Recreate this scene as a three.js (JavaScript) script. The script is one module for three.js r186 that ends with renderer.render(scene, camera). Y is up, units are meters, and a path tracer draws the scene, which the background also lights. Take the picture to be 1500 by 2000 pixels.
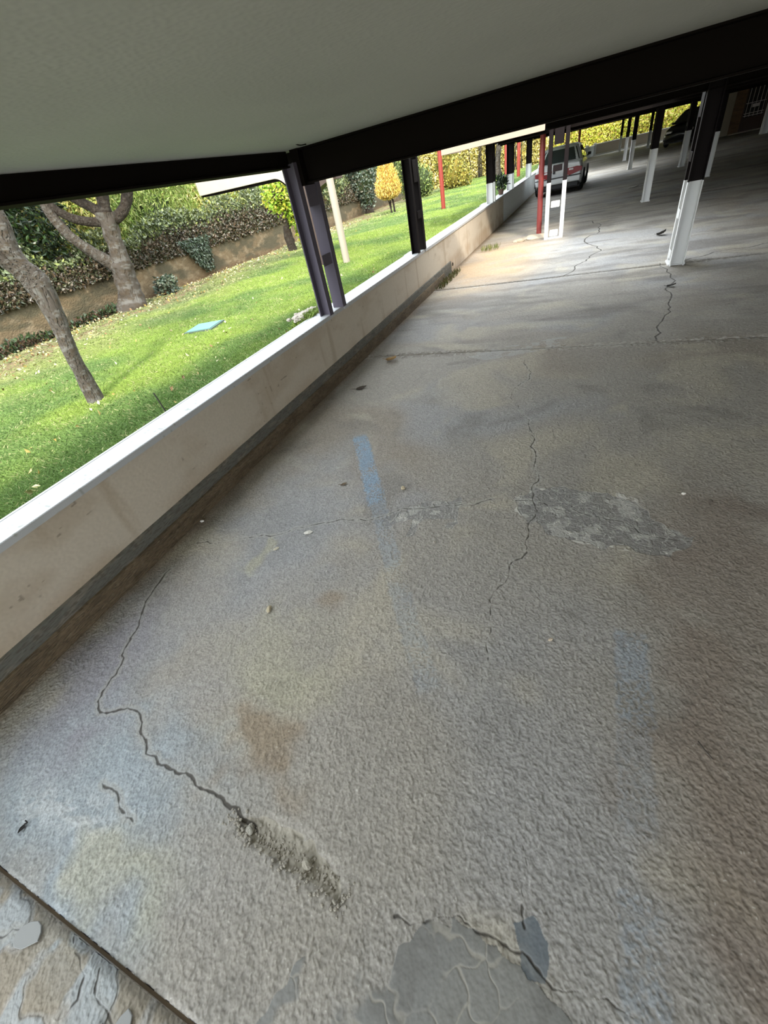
import * as THREE from 'three';
import { mergeGeometries } from 'three/addons/utils/BufferGeometryUtils.js';
import { RoundedBoxGeometry } from 'three/addons/geometries/RoundedBoxGeometry.js';

// ---------------------------------------------------------------- camera, sky, sun, exposure
const scene = new THREE.Scene();
const camera = new THREE.PerspectiveCamera(2 * Math.atan(1000 / 800) * 180 / Math.PI, 0.75, 0.05, 400);
camera.position.set(0, 1.7, 0);
camera.quaternion.setFromRotationMatrix(new THREE.Matrix4().makeBasis(
  new THREE.Vector3(0.91413466, -0.18181579, -0.36235459),
  new THREE.Vector3(-0.10171329, 0.76235303, -0.63911835),
  new THREE.Vector3(0.39244393, 0.62109651, 0.67840024)));
scene.add(camera);

scene.background = new THREE.Color().setRGB(0.86, 0.93, 1.0);
scene.backgroundIntensity = 3.2;

const sun = new THREE.DirectionalLight(new THREE.Color().setRGB(1.0, 0.90, 0.76), 2.5);
sun.position.set(45, 65, 65); sun.target.position.set(0, 0, -14);
sun.castShadow = true; sun.shadow.radius = 11; sun.shadow.mapSize.set(2048, 2048);
Object.assign(sun.shadow.camera, { left: -40, right: 40, top: 40, bottom: -40, near: 1, far: 200 });
scene.add(sun, sun.target);

const renderer = new THREE.WebGLRenderer({ antialias: true });
renderer.toneMapping = THREE.LinearToneMapping;
renderer.toneMappingExposure = 1.65;
renderer.shadowMap.enabled = true;

// ---------------------------------------------------------------- helpers
function rngOf(seed) { let a = seed >>> 0; return () => { a = (a + 0x6D2B79F5) | 0; let t = Math.imul(a ^ (a >>> 15), 1 | a); t = (t + Math.imul(t ^ (t >>> 7), 61 | t)) ^ t; return ((t ^ (t >>> 14)) >>> 0) / 4294967296; }; }
const used = new Map();
function numbered(n) { const k = used.get(n) ?? 0; used.set(n, k + 1); return k ? n + '_' + String(k).padStart(3, '0') : n; }
function shade(o) { o.castShadow = true; o.receiveShadow = true; return o; }
function tag(o, label, category, group) { o.userData.label = label; if (category) o.userData.category = category; if (group) o.userData.group = group; return o; }
function thing(name, label, category, x = 0, y = 0, z = 0, turn = 0, group) {
  const g = new THREE.Group(); g.name = numbered(name); g.position.set(x, y, z); g.rotation.y = turn; scene.add(g);
  return tag(g, label, category, group);
}
function struct(name, label) { const g = new THREE.Group(); g.name = numbered(name); g.userData.kind = 'structure'; if (label) g.userData.label = label; scene.add(g); return g; }
function mesh(name, geo, mat, parent, label) {
  const m = shade(new THREE.Mesh(Array.isArray(geo) ? mergeGeometries(geo.map((g) => g.index ? g.toNonIndexed() : g)) : geo, mat));
  m.name = parent === scene ? numbered(name) : name; if (label) m.userData.label = label; parent.add(m); return m;
}
function box(w, h, d, x, y, z, r = 0) {
  const g = r ? new RoundedBoxGeometry(w, h, d, 2, r) : new THREE.BoxGeometry(w, h, d);
  return g.translate(x, y, z);
}
function bx(x0, x1, y0, y1, z0, z1, r = 0) { return box(x1 - x0, y1 - y0, z1 - z0, (x0 + x1) / 2, (y0 + y1) / 2, (z0 + z1) / 2, r); }
function cyl(r0, r1, h, x, y, z, n = 20) { return new THREE.CylinderGeometry(r1, r0, h, n).translate(x, y + h / 2, z); }
function V(x, y, z) { return new THREE.Vector3(x, y, z); }
const lerp = (a, b, t) => a + (b - a) * t, clamp = (v, a = 0, b = 1) => Math.min(b, Math.max(a, v));
const smooth = (a, b, v) => { const t = clamp((v - a) / (b - a)); return t * t * (3 - 2 * t); };

// value noise on a lattice
const LAT = new Float32Array(512 * 512); { const r = rngOf(77); for (let i = 0; i < LAT.length; i++) LAT[i] = r(); }
function noise(x, y) {
  const xi = Math.floor(x), yi = Math.floor(y); let fx = x - xi, fy = y - yi; fx = fx * fx * (3 - 2 * fx); fy = fy * fy * (3 - 2 * fy);
  const a = (yi & 511) << 9, b = ((yi + 1) & 511) << 9, c = xi & 511, d = (xi + 1) & 511;
  const p = LAT[a + c], q = LAT[b + c]; const u = p + (LAT[a + d] - p) * fx, v = q + (LAT[b + d] - q) * fx; return u + (v - u) * fy;
}
const fbm = (x, y, o = 4) => { let s = 0, a = 0.5, t = 0; for (let i = 0; i < o; i++) { s += a * noise(x + i * 17.3, y + i * 9.1); t += a; a *= 0.5; x *= 2.03; y *= 2.03; } return s / t; };
const ENC = new Uint8Array(4097); for (let i = 0; i <= 4096; i++) { const c = i / 4096; ENC[i] = Math.round(255 * (c <= 0.0031308 ? 12.92 * c : 1.055 * c ** (1 / 2.4) - 0.055)); }
const enc = (c) => ENC[(clamp(c) * 4096) | 0];
function dataTex(data, w, h, srgb) {
  const t = new THREE.DataTexture(data, w, h, THREE.RGBAFormat); if (srgb) t.colorSpace = THREE.SRGBColorSpace;
  t.magFilter = THREE.LinearFilter; t.minFilter = THREE.LinearMipmapLinearFilter; t.generateMipmaps = true; t.wrapS = t.wrapT = THREE.RepeatWrapping; t.anisotropy = 8; t.needsUpdate = true; return t;
}
// fn(u, v, out) fills out = [r, g, b, height] (linear colour, height 0..1); returns { map, bumpMap }
function paint(w, h, fn, bumped = true) {
  const c = new Uint8Array(w * h * 4), b = bumped ? new Uint8Array(w * h * 4) : null, o = [0, 0, 0, 0.5];
  for (let j = 0, k = 0; j < h; j++) for (let i = 0; i < w; i++, k += 4) {
    fn((i + 0.5) / w, (j + 0.5) / h, o, i, j);
    c[k] = enc(o[0]); c[k + 1] = enc(o[1]); c[k + 2] = enc(o[2]); c[k + 3] = 255;
    if (b) { b[k] = b[k + 1] = b[k + 2] = clamp(o[3]) * 255; b[k + 3] = 255; }
  }
  return { map: dataTex(c, w, h, true), bumpMap: b ? dataTex(b, w, h, false) : null };
}
const lin = (r, g, b) => new THREE.Color().setRGB(r, g, b);
const flat = (r, g, b, rough = 0.8, extra = {}) => new THREE.MeshStandardMaterial({ color: lin(r, g, b), roughness: rough, ...extra });

// ---------------------------------------------------------------- materials
const plasterTile = paint(512, 512, (u, v, o) => {
  const n = fbm(u * 8, v * 8, 4), g = noise(u * 300, v * 300); const t = 0.93 + 0.1 * n + 0.03 * (g - 0.5);
  o[0] = t; o[1] = t; o[2] = t; o[3] = 0.5 + (g - 0.5) * 0.5 + (n - 0.5) * 0.4;
});
function tiled(t, rx, ry) { const c = {}; for (const k of ['map', 'bumpMap']) if (t[k]) { c[k] = t[k].clone(); c[k].repeat.set(rx, ry); c[k].needsUpdate = true; } return c; }
const M = {
  ceiling: new THREE.MeshStandardMaterial({ color: lin(0.44, 0.44, 0.405), roughness: 0.85, ...plasterTile, bumpScale: 0.003 }),
  paint: new THREE.MeshPhysicalMaterial({ vertexColors: true, roughness: 0.65, specularIntensity: 0.18 }),
  beam: new THREE.MeshPhysicalMaterial({ color: lin(0.0065, 0.0045, 0.0035), roughness: 0.85, specularIntensity: 0.15 }),
  white: flat(0.78, 0.79, 0.77, 0.6), whiteDirty: flat(0.62, 0.61, 0.56, 0.7),
  cream: new THREE.MeshStandardMaterial({ color: lin(0.47, 0.41, 0.335), roughness: 0.8, ...plasterTile, bumpScale: 0.002 }),
  creamDimmed: new THREE.MeshStandardMaterial({ color: lin(0.40, 0.32, 0.245), roughness: 0.8, ...plasterTile, bumpScale: 0.002 }),  // same cream paint, darkened to offset the strong sun on it
  red: flat(0.30, 0.045, 0.030, 0.45), darkRed: flat(0.24, 0.04, 0.035, 0.45), creamPole: flat(0.40, 0.35, 0.28, 0.5),
  brown: flat(0.07, 0.045, 0.035, 0.6),
};

// ---------------------------------------------------------------- floor: concrete slabs traced in metres
const CRACKS = [ // [half width m, depth 0..1, points]
  [0.004, 1, [[-2.29, -1.33], [-2.05, -1.4], [-1.67, -1.55], [-1.42, -1.69], [-1.09, -1.8], [-0.59, -2.01], [-0.41, -2.09]]],
  [0.0075, 1, [[-2.3, -1.08], [-2.18, -0.72], [-2.12, -0.59], [-2.04, -0.47], [-2.01, -0.36], [-1.98, -0.27], [-1.89, -0.23], [-1.81, -0.27], [-1.69, -0.28], [-1.59, -0.21], [-1.52, -0.16], [-1.37, -0.15], [-1.21, -0.14], [-1.05, -0.13], [-0.95, -0.11], [-0.88, -0.1]]],
  [0.0065, 0.9, [[-1.62, -0.01], [-1.49, 0.01], [-1.37, 0.04]]],
  [0.0035, 1, [[-0.52, -4.46], [-0.39, -3.94], [-0.51, -3.67], [-0.4, -3.32], [-0.3, -3.14], [-0.25, -2.9], [-0.19, -2.56], [-0.18, -2.26], [-0.14, -2.05], [-0.16, -1.86], [-0.14, -1.66], [-0.22, -1.42], [-0.26, -1.24], [-0.25, -1.07]]],
  [0.003, 0.7, [[-0.25, -1.07], [-0.22, -0.9], [-0.27, -0.75]]],
  [0.003, 0.8, [[0, -0.45], [0, -0.38], [0.02, -0.32], [0.02, -0.24], [0.03, -0.18]]],
  [0.0042, 0.9, [[-0.33, -0.07], [-0.24, -0.09], [-0.15, -0.14], [-0.05, -0.13], [0.03, -0.13], [0.11, -0.09], [0.23, -0.12], [0.31, -0.11]]],
  [0.003, 0.7, [[-0.26, -2.1], [0.0, -2.05], [0.2, -2.02], [0.4, -1.92], [0.64, -1.9]]],
  [0.009, 1, [[0.98, -7.91], [0.96, -6.64], [0.91, -5.79], [0.75, -4.98], [0.71, -4.73]]],
  [0.014, 0.9, [[-0.33, -7.81], [-0.1, -8.6], [0.2, -9.4], [-0.05, -10.3], [0.15, -11.6], [0.0, -13]]],
  [0.012, 0.9, [[1.15, -7.8], [1.9, -8.3], [2.9, -8.6], [4.4, -9.1]]],
  [0.003, 0.7, [[-1.3, 0.345], [-1.16, 0.43], [-1.2, 0.52], [-1.3, 0.62], [-1.4, 0.8]]],
  [0.003, 0.8, [[-1.15, 0.36], [-1.02, 0.42], [-0.9, 0.44], [-0.86, 0.52]]],
  [0.004, 0.9, [[-2.5, 0.52], [-1.55, 0.44], [-1.44, 0.38]]],
];
{ // roughen the cracks by midpoint displacement
  const r = rngOf(5);
  for (const c of CRACKS) for (let k = 0; k < 3; k++) { const q = []; for (let i = 0; i < c[2].length - 1; i++) { const a = c[2][i], b = c[2][i + 1], L = Math.hypot(a[0] - b[0], a[1] - b[1]); q.push(a, [(a[0] + b[0]) / 2 + (r() - 0.5) * L * 0.28, (a[1] + b[1]) / 2 + (r() - 0.5) * L * 0.28]); } q.push(c[2].at(-1)); c[2] = q; }
}
function inPoly(p, x, y) { let c = false; for (let i = 0, j = p.length - 1; i < p.length; j = i++) if ((p[i][1] > y) !== (p[j][1] > y) && x < (p[j][0] - p[i][0]) * (y - p[i][1]) / (p[j][1] - p[i][1]) + p[i][0]) c = !c; return c; }
const PATCH = [[-0.26, -2.14], [-0.12, -2.24], [0.23, -2.26], [0.37, -2.16], [0.5, -2.0], [0.64, -1.92], [0.53, -1.77], [0.4, -1.78], [0.26, -1.79], [0.11, -1.8], [-0.08, -1.85], [-0.22, -1.99]];
const PATCH2 = [[-1.07, -1.8], [-0.92, -1.93], [-0.76, -1.99], [-0.6, -2.1], [-0.57, -1.9], [-0.62, -1.74], [-0.85, -1.65]];
const SKIM = [[-0.3, -0.03], [-0.23, -0.1], [-0.14, -0.125], [-0.05, -0.115], [0.02, -0.1], [0.12, -0.07], [0.2, -0.03], [0.2, 0.3], [-0.62, 0.3], [-0.56, 0.1]];
const SLATE = [[-0.01, -0.18], [0.05, -0.22], [0.09, -0.17], [0.085, -0.1], [0.05, -0.08], [0.02, -0.13]];
const TRENCH = [[-0.97, -0.1], [-0.88, -0.145], [-0.7, -0.15], [-0.54, -0.1], [-0.5, -0.04], [-0.63, -0.05], [-0.86, -0.065]];
const PALE = [[-1.2, -4.62], [-0.9, -4.8], [-0.4, -4.95], [-0.1, -5.1], [-0.2, -4.75], [-0.5, -4.6], [-0.9, -4.45]];
const blob = (x, z, cx, cz, rx, rz) => { const d = Math.hypot((x - cx) / rx, (z - cz) / rz); return d > 1.6 ? 0 : 1 - smooth(0.35, 1.5, d); };
const plates = (x, y) => { const xi = Math.floor(x), yi = Math.floor(y); let a = 9, b = 9; for (let j = -1; j < 2; j++) for (let i = -1; i < 2; i++) { const p = LAT[(((yi + j) & 511) << 9) + ((xi + i) & 511)], q = LAT[(((yi + j + 77) & 511) << 9) + ((xi + i + 31) & 511)], d = Math.hypot(xi + i + p - x, yi + j + q - y); if (d < a) { b = a; a = d; } else if (d < b) b = d; } return b - a; }; // distance to the joints of broken plates
function relief(x, z) {
  let h = (fbm(x * 1.3 + 40, z * 1.3 + 40, 3) - 0.5) * 0.008;
  if (z > -0.3 && z < 0.33 && x > -1.2 && x < -0.3 && inPoly(TRENCH, x, z)) h -= 0.006 + 0.009 * noise(x * 40, z * 40);
  if (z > -0.2 && x < 0.3 && x > -0.7 && inPoly(SKIM, x, z)) h += 0.003;
  if (z > 0.33 && x < -0.7) h += 0.006 * smooth(0.45, 0.6, fbm(x * 5, z * 5, 2));
  return h;
}
function mixc(o, r, g, b, t) { o[0] += (r - o[0]) * t; o[1] += (g - o[1]) * t; o[2] += (b - o[2]) * t; }
function floorColour(x, z, o, d) { // d: distance to the nearest crack in metres (capped), sign gives nothing
  const wx = x + (noise(x * 1.7, z * 1.7) - 0.5) * 0.5, wz = z + (noise(x * 1.7 + 50, z * 1.7 + 50) - 0.5) * 0.5;
  const big = fbm(wx * 0.7 + 3, wz * 0.7 + 7, 3), mid = fbm(wx * 3.1, wz * 3.1, 3), fine = noise(x * 120, z * 120), fine2 = noise(x * 55 + 9, z * 55), tiny = noise(x * 260, z * 260);
  o[0] = 0.335; o[1] = 0.307; o[2] = 0.262;
  mixc(o, 0.275, 0.225, 0.168, smooth(0.48, 0.75, big) * 0.6);                 // brown tyre dirt
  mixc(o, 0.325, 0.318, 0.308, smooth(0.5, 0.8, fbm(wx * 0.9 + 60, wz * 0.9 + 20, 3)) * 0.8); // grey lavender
  mixc(o, 0.20, 0.185, 0.16, smooth(0.55, 0.8, mid) * 0.5);
  mixc(o, 0.43, 0.385, 0.295, smooth(0.52, 0.78, fbm(wx * 2.2 + 11, wz * 2.2 + 31, 3)) * 0.65);
  if (z > -5) {
    const X0 = x, Z0 = z; { const a = (fbm(x * 5 + 70, z * 5, 3) - 0.5) * 0.42, b = (fbm(x * 5, z * 5 + 70, 3) - 0.5) * 0.42; x += a; z += b; }
    const rag = (v) => clamp(v * (0.35 + 1.3 * mid));
    mixc(o, 0.32, 0.365, 0.39, rag(Math.max(blob(x, z, -1.75, 0.02, 0.62, 0.36), blob(x, z, -1.35, 0.22, 0.35, 0.2))) * 0.85);  // bluish skylight cast put into the colour, mixed with efflorescence
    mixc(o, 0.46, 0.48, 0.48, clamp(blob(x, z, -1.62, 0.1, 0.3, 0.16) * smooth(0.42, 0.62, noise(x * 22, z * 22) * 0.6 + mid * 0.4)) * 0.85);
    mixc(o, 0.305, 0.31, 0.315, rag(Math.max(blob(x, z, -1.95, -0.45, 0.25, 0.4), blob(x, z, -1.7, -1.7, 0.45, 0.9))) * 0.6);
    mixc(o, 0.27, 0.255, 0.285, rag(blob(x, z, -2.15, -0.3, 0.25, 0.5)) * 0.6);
    mixc(o, 0.26, 0.195, 0.125, rag(Math.max(blob(x, z, -1.02, -0.35, 0.2, 0.13), 0.8 * blob(x, z, -1.2, -1.12, 0.12, 0.14))) * 0.75);  // rust
    mixc(o, 0.40, 0.375, 0.265, rag(Math.max(blob(x, z, -1.28, 0.14, 0.28, 0.12), blob(x, z, -1.2, -0.72, 0.35, 0.2), blob(x, z, -1.75, -1.35, 0.1, 0.1))) * 0.6);
    mixc(o, 0.21, 0.155, 0.115, rag(Math.max(blob(x, z, 0.75, -1.5, 0.35, 0.9), blob(x, z, 0.6, -0.6, 0.25, 0.5))) * 0.6);
    x = X0; z = Z0;
    // worn blue parking lines
    const bl = (ax, az, bxx, bz, hw, s) => { const ux = bxx - ax, uz = bz - az, L = Math.hypot(ux, uz), t = ((x - ax) * ux + (z - az) * uz) / L / L, p = Math.abs((x - ax) * uz - (z - az) * ux) / L; return t < -0.05 || t > 1.05 ? 0 : s * (1 - smooth(hw * 0.8, hw * 1.15, p + (fine2 - 0.5) * 0.02)) * smooth(-0.05, 0.03, t) * (1 - smooth(0.97, 1.05, t)); };
    const wear = smooth(0.25, 0.65, fine * 0.45 + fbm(x * 9, z * 9, 2) * 0.55);
    let b = Math.max(bl(-1.68, -2.8, -1.16, -1.94, 0.065, 0.95), bl(-1.18, -1.98, -0.8, -1.35, 0.055, 0.3), bl(-0.84, -1.4, -0.44, -0.78, 0.055, 0.22));
    mixc(o, 0.23, 0.335, 0.44, b * wear * 0.85);
    mixc(o, 0.25, 0.29, 0.33, Math.max(bl(0.335, -1.26, 0.335, -0.86, 0.062, 0.6), bl(0.325, -0.86, 0.325, -0.5, 0.058, 0.3), bl(0.325, -0.36, 0.32, -0.1, 0.055, 0.55)) * wear);
  } else {
    const st = fbm(x * 0.9, z * 3.2, 3);                                        // streaks across the lanes
    mixc(o, 0.16, 0.145, 0.125, smooth(0.48, 0.75, st) * 0.65); mixc(o, 0.44, 0.41, 0.365, smooth(0.55, 0.8, fbm(x * 1.3 + 5, z * 4 + 5, 3)) * 0.45);
    mixc(o, 0.46, 0.31, 0.17, clamp(blob(x, z, -1.75, -9.6, 0.85, 2.2) * (0.3 + 1.3 * mid)) * 0.85);      // washed-in sand beside the kerb
  }
  mixc(o, 0.17, 0.115, 0.065, (1 - smooth(0.0, 0.10 + 0.12 * mid, x + 2.49)) * 0.8);                     // soil along the kerb
  const coarse = noise(x * 26 + 30, z * 34 + 3), g = 1 + (fine - 0.5) * 0.30 + (fine2 - 0.5) * 0.16 + (tiny - 0.5) * 0.34; o[0] *= g; o[1] *= g; o[2] *= g;
  let h = 0.5 + (fine - 0.5) * 0.28 + (fine2 - 0.5) * 0.20 + (coarse - 0.5) * (x > 0.3 ? 0.07 + 0.12 * smooth(0.3, 0.8, x) : 0.07) + (tiny - 0.5) * 0.12;
  if (tiny > 0.93 && fine > 0.62) mixc(o, 0.62, 0.6, 0.54, 0.7);
  if (z > -5.2 && z < -4.3 && inPoly(PALE, x, z)) mixc(o, 0.42, 0.41, 0.38, 0.6 * smooth(0.4, 0.6, fbm(x * 14, z * 14, 2)));
  if (z < -1.5 && z > -2.4) {                                                   // worn, scabbed patches with pale rims
    const jx = x + (noise(x * 18, z * 18) - 0.5) * 0.09, jz = z + (noise(x * 18 + 7, z * 18 + 7) - 0.5) * 0.09;
    const p1 = inPoly(PATCH, jx, jz), p2 = !p1 && inPoly(PATCH2, jx, jz) && mid > 0.45;
    if (p1 || p2) {
      const v = fbm(x * 26, z * 26, 2), rim = 1 - smooth(0.0, 0.055, Math.abs(v - 0.5)), rim2 = 1 - smooth(0.0, 0.05, Math.abs(noise(x * 60, z * 60) - 0.5));
      const rim3 = smooth(0.52, 0.66, fbm(x * 15 + 4, z * 19, 3)); mixc(o, 0.215, 0.21, 0.2, 0.7); mixc(o, 0.60, 0.575, 0.51, clamp(rim * 0.5 + rim2 * 0.6 * rim3 + rim3 * 0.4 + (p2 ? 0.35 * rim2 : 0))); h += rim2 * 0.3 + rim3 * 0.1 - 0.2;
    } else if (z > -2.3 && inPoly(PATCH, x + (noise(x * 9, z * 9) - 0.5) * 0.16, z + (noise(x * 9 + 3, z * 9) - 0.5) * 0.16)) { const k = smooth(0.42, 0.6, noise(x * 42, z * 42)); mixc(o, 0.60, 0.575, 0.51, 0.85 * k); h += 0.2 * k; }
  }
  if (z > -0.4 && z < 0.34) {
    const jx = x + (noise(x * 30, z * 30) - 0.5) * 0.03, jz = z + (noise(x * 30 + 7, z * 30 + 7) - 0.5) * 0.03;
    if (inPoly(SKIM, jx, jz)) { const v = 1 - smooth(0.0, 0.02, Math.abs(fbm(x * 11, z * 11, 2) - 0.5)); const k = 0.9 + 0.2 * mid; const b = x > -0.3 ? 1 : smooth(0.46, 0.56, fbm(x * 8, z * 8, 3)); mixc(o, 0.225 * k, 0.225 * k, 0.212 * k, 0.85 * b); const v2 = (1 - smooth(0.02, 0.11, plates(x * 13 + (noise(x * 30, z * 30) - 0.5) * 0.5, z * 13 + (noise(x * 30 + 9, z * 30) - 0.5) * 0.5))) * smooth(0.3, 0.6, noise(x * 9 + 3, z * 9)); mixc(o, 0.17, 0.165, 0.15, b * 0.5 * smooth(0.5, 0.7, fbm(x * 20, z * 20, 2))); mixc(o, 0.41, 0.38, 0.32, v2 * 0.6 * b); h = lerp(h, h * 0.3 + 0.45 - v2 * 0.1, b); }
    if (inPoly(SLATE, jx, jz)) { mixc(o, 0.12, 0.145, 0.165, 0.85); h = h * 0.3 + 0.33; }
    if (inPoly(TRENCH, jx, jz)) { mixc(o, 0.36, 0.325, 0.255, 0.7); h += (noise(x * 70, z * 70) - 0.5) * 0.5; }
  }
  if (z > 0.33 && z < 1.6) { const f = fbm(x * 7 + 2, z * 7 + 8, 3); mixc(o, 0.36, 0.385, 0.39, smooth(0.5, 0.56, f) * 0.8); mixc(o, 0.30, 0.255, 0.185, (1 - smooth(0.44, 0.5, f)) * 0.7); h += smooth(0.5, 0.53, f) * 0.3 - 0.1; }
  if (d < 0.05) {                                                                // cracks: open grooves filled with dirt
    const w = d + (fine2 - 0.5) * 0.006 + 0.0025 * smooth(0.25, 0.75, noise(x * 5 + 90, z * 5 + 40)); mixc(o, 0.40, 0.385, 0.345, (1 - smooth(0.002, 0.016, Math.abs(w - 0.011))) * 0.45 * smooth(0.35, 0.6, mid));
    const c = 1 - smooth(0.0015, 0.0065, w); mixc(o, 0.045, 0.036, 0.026, c * 0.85); h -= c * 0.45;
  }
  for (const zj of [-4.725, -7.8125]) { const dj = Math.abs(z - zj); if (dj < 0.3) { const q = dj - 0.06 * noise(x * 4, zj) - 0.05 * (noise(x * 17, z * 17) - 0.5), k = 1 - smooth(0.0, 0.07, q), n = noise(x * 45, z * 45); mixc(o, 0.15, 0.13, 0.105, k * 0.55 * smooth(0.3, 0.6, noise(x * 1.6 + 7, zj))); if (n > 0.6) mixc(o, 0.47, 0.44, 0.385, k * 0.6); h += (n - 0.55) * 0.8 * k; } }
  o[3] = h;
}
function slab(parent, x0, x1, z0, z1, W, H, gx, gz) {
  const dist = new Float32Array(W * H).fill(1), sx = (x1 - x0) / W, sz = (z1 - z0) / H, R = 0.05;
  for (const [hw, , pts] of CRACKS) for (let i = 0; i < pts.length - 1; i++) {
    const [ax, az] = pts[i], [cx, cz] = pts[i + 1], L2 = (cx - ax) ** 2 + (cz - az) ** 2 || 1e-9;
    const i0 = Math.max(0, Math.floor((Math.min(ax, cx) - R - x0) / sx)), i1 = Math.min(W - 1, Math.ceil((Math.max(ax, cx) + R - x0) / sx));
    const j0 = Math.max(0, Math.floor((Math.min(az, cz) - R - z0) / sz)), j1 = Math.min(H - 1, Math.ceil((Math.max(az, cz) + R - z0) / sz));
    for (let j = j0; j <= j1; j++) for (let k = i0; k <= i1; k++) { const x = x0 + (k + 0.5) * sx, z = z0 + (j + 0.5) * sz, t = clamp(((x - ax) * (cx - ax) + (z - az) * (cz - az)) / L2); const d = Math.hypot(x - ax - t * (cx - ax), z - az - t * (cz - az)) + 0.0055 - hw; if (d < dist[j * W + k]) dist[j * W + k] = d; }
  }
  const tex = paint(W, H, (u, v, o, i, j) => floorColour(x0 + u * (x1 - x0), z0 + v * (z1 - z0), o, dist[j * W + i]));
  const mat = new THREE.MeshStandardMaterial({ ...tex, bumpScale: 0.0105, roughness: 0.82 });
  const pos = [], uv = [], idx = [];
  for (let j = 0; j <= gz; j++) for (let i = 0; i <= gx; i++) { const x = lerp(x0, x1, i / gx), z = lerp(z0, z1, j / gz); pos.push(x, relief(x, z), z); uv.push(i / gx, j / gz); }
  for (let j = 0; j < gz; j++) for (let i = 0; i < gx; i++) { const a = j * (gx + 1) + i, b = a + 1, c = a + gx + 1, e = c + 1; idx.push(a, c, b, b, c, e); }
  const rim = []; for (let i = 0; i <= gx; i++) rim.push(i); for (let j = 1; j <= gz; j++) rim.push(j * (gx + 1) + gx); for (let i = gx - 1; i >= 0; i--) rim.push(gz * (gx + 1) + i); for (let j = gz - 1; j >= 0; j--) rim.push(j * (gx + 1));
  const s = pos.length / 3; for (const k of rim) { pos.push(pos[k * 3], -0.12, pos[k * 3 + 2]); uv.push(uv[k * 2], uv[k * 2 + 1]); }
  for (let k = 0; k < rim.length - 1; k++) idx.push(rim[k], rim[k + 1], s + k, rim[k + 1], s + k + 1, s + k);
  const g = new THREE.BufferGeometry(); g.setAttribute('position', new THREE.Float32BufferAttribute(pos, 3)); g.setAttribute('uv', new THREE.Float32BufferAttribute(uv, 2)); g.setIndex(idx); g.computeVertexNormals();
  return mesh('concrete_slab', g, mat, parent);
}
const floor = struct('floor', 'cracked grey brown concrete floor of the carport');
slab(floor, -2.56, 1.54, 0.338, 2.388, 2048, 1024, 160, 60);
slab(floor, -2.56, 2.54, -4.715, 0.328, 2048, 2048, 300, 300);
slab(floor, -2.56, 3.60, -7.80, -4.735, 2048, 1024, 60, 40);
slab(floor, -2.56, 5.60, -14.90, -7.825, 2048, 1536, 60, 60);
slab(floor, -2.56, 9.50, -48.6, -14.915, 1536, 2048, 40, 80);
const roughTile = paint(512, 512, (u, v, o) => floorColour(20 + u * 3, 20 + v * 3, o, 1));
function plainSlab(x0, x1, z0, z1) {
  const g = new THREE.BoxGeometry(x1 - x0, 0.12, z1 - z0).translate((x0 + x1) / 2, -0.06, (z0 + z1) / 2);
  return mesh('concrete_slab', g, new THREE.MeshStandardMaterial({ ...tiled(roughTile, (x1 - x0) / 3, (z1 - z0) / 3), bumpScale: 0.005, roughness: 0.85 }), floor);
}
plainSlab(2.555, 9.5, -4.715, 2.39); plainSlab(3.615, 9.5, -7.8, -4.735); plainSlab(5.615, 9.5, -14.9, -7.825); plainSlab(1.555, 2.54, 0.34, 2.39); plainSlab(-2.56, 9.5, 2.41, 30);
for (const [z, w, c] of [[0.333, 0.005, [0.15, 0.11, 0.07]], [-4.725, 0.01, [0.10, 0.08, 0.06]], [-7.8125, 0.0125, [0.07, 0.055, 0.04]], [-14.9075, 0.0075, [0.08, 0.065, 0.05]]]) mesh('joint_filler', bx(-2.56, 9.5, -0.1, -0.008, z - w, z + w), flat(...c, 1), floor);
mesh('ground_base', bx(-2.56, 9.5, -0.3, -0.118, -48.6, 30), flat(0.1, 0.08, 0.06, 1), floor);

// ---------------------------------------------------------------- low wall on the garden side
const wallTex = paint(2048, 256, (u, v, o) => { // u along z over 24 m, v over 0.64 m from the floor up
  const z = u * 24, y = v * 0.64; const n = fbm(z * 2.2, y * 5, 4), f = noise(z * 90, y * 90), drip = fbm(z * 7, y * 0.9 + 4, 3);
  o[0] = 0.60; o[1] = 0.525; o[2] = 0.42; mixc(o, 0.46, 0.37, 0.265, smooth(0.5, 0.78, n) * 0.55); mixc(o, 0.36, 0.27, 0.17, smooth(0.62, 0.8, drip) * 0.45);
  mixc(o, 0.42, 0.30, 0.19, (1 - smooth(0.18, 0.26 + 0.16 * n, y)) * 0.55 * smooth(0.3, 0.6, fbm(z * 3, y * 3, 3)));
  if (noise(z * 34, y * 34) > 0.93) mixc(o, 0.2, 0.16, 0.12, 0.6 * smooth(0.55, 0.7, n));
  const g = 1 + (f - 0.5) * 0.08; o[0] *= g; o[1] *= g; o[2] *= g; o[3] = 0.5 + (f - 0.5) * 0.3 + (n - 0.5) * 0.5;
});
const wallMat = new THREE.MeshStandardMaterial({ ...wallTex, bumpScale: 0.004, roughness: 0.8 });
const bandTex = paint(1024, 64, (u, v, o) => { const n = fbm(u * 120, v * 3, 3), m = fbm(u * 500, v * 20, 2); o[0] = 0.145; o[1] = 0.14; o[2] = 0.118; mixc(o, 0.24, 0.21, 0.16, smooth(0.5, 0.75, n) * 0.6); mixc(o, 0.08, 0.065, 0.045, smooth(0.5, 0.75, m) * 0.6); o[3] = m; });
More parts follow.
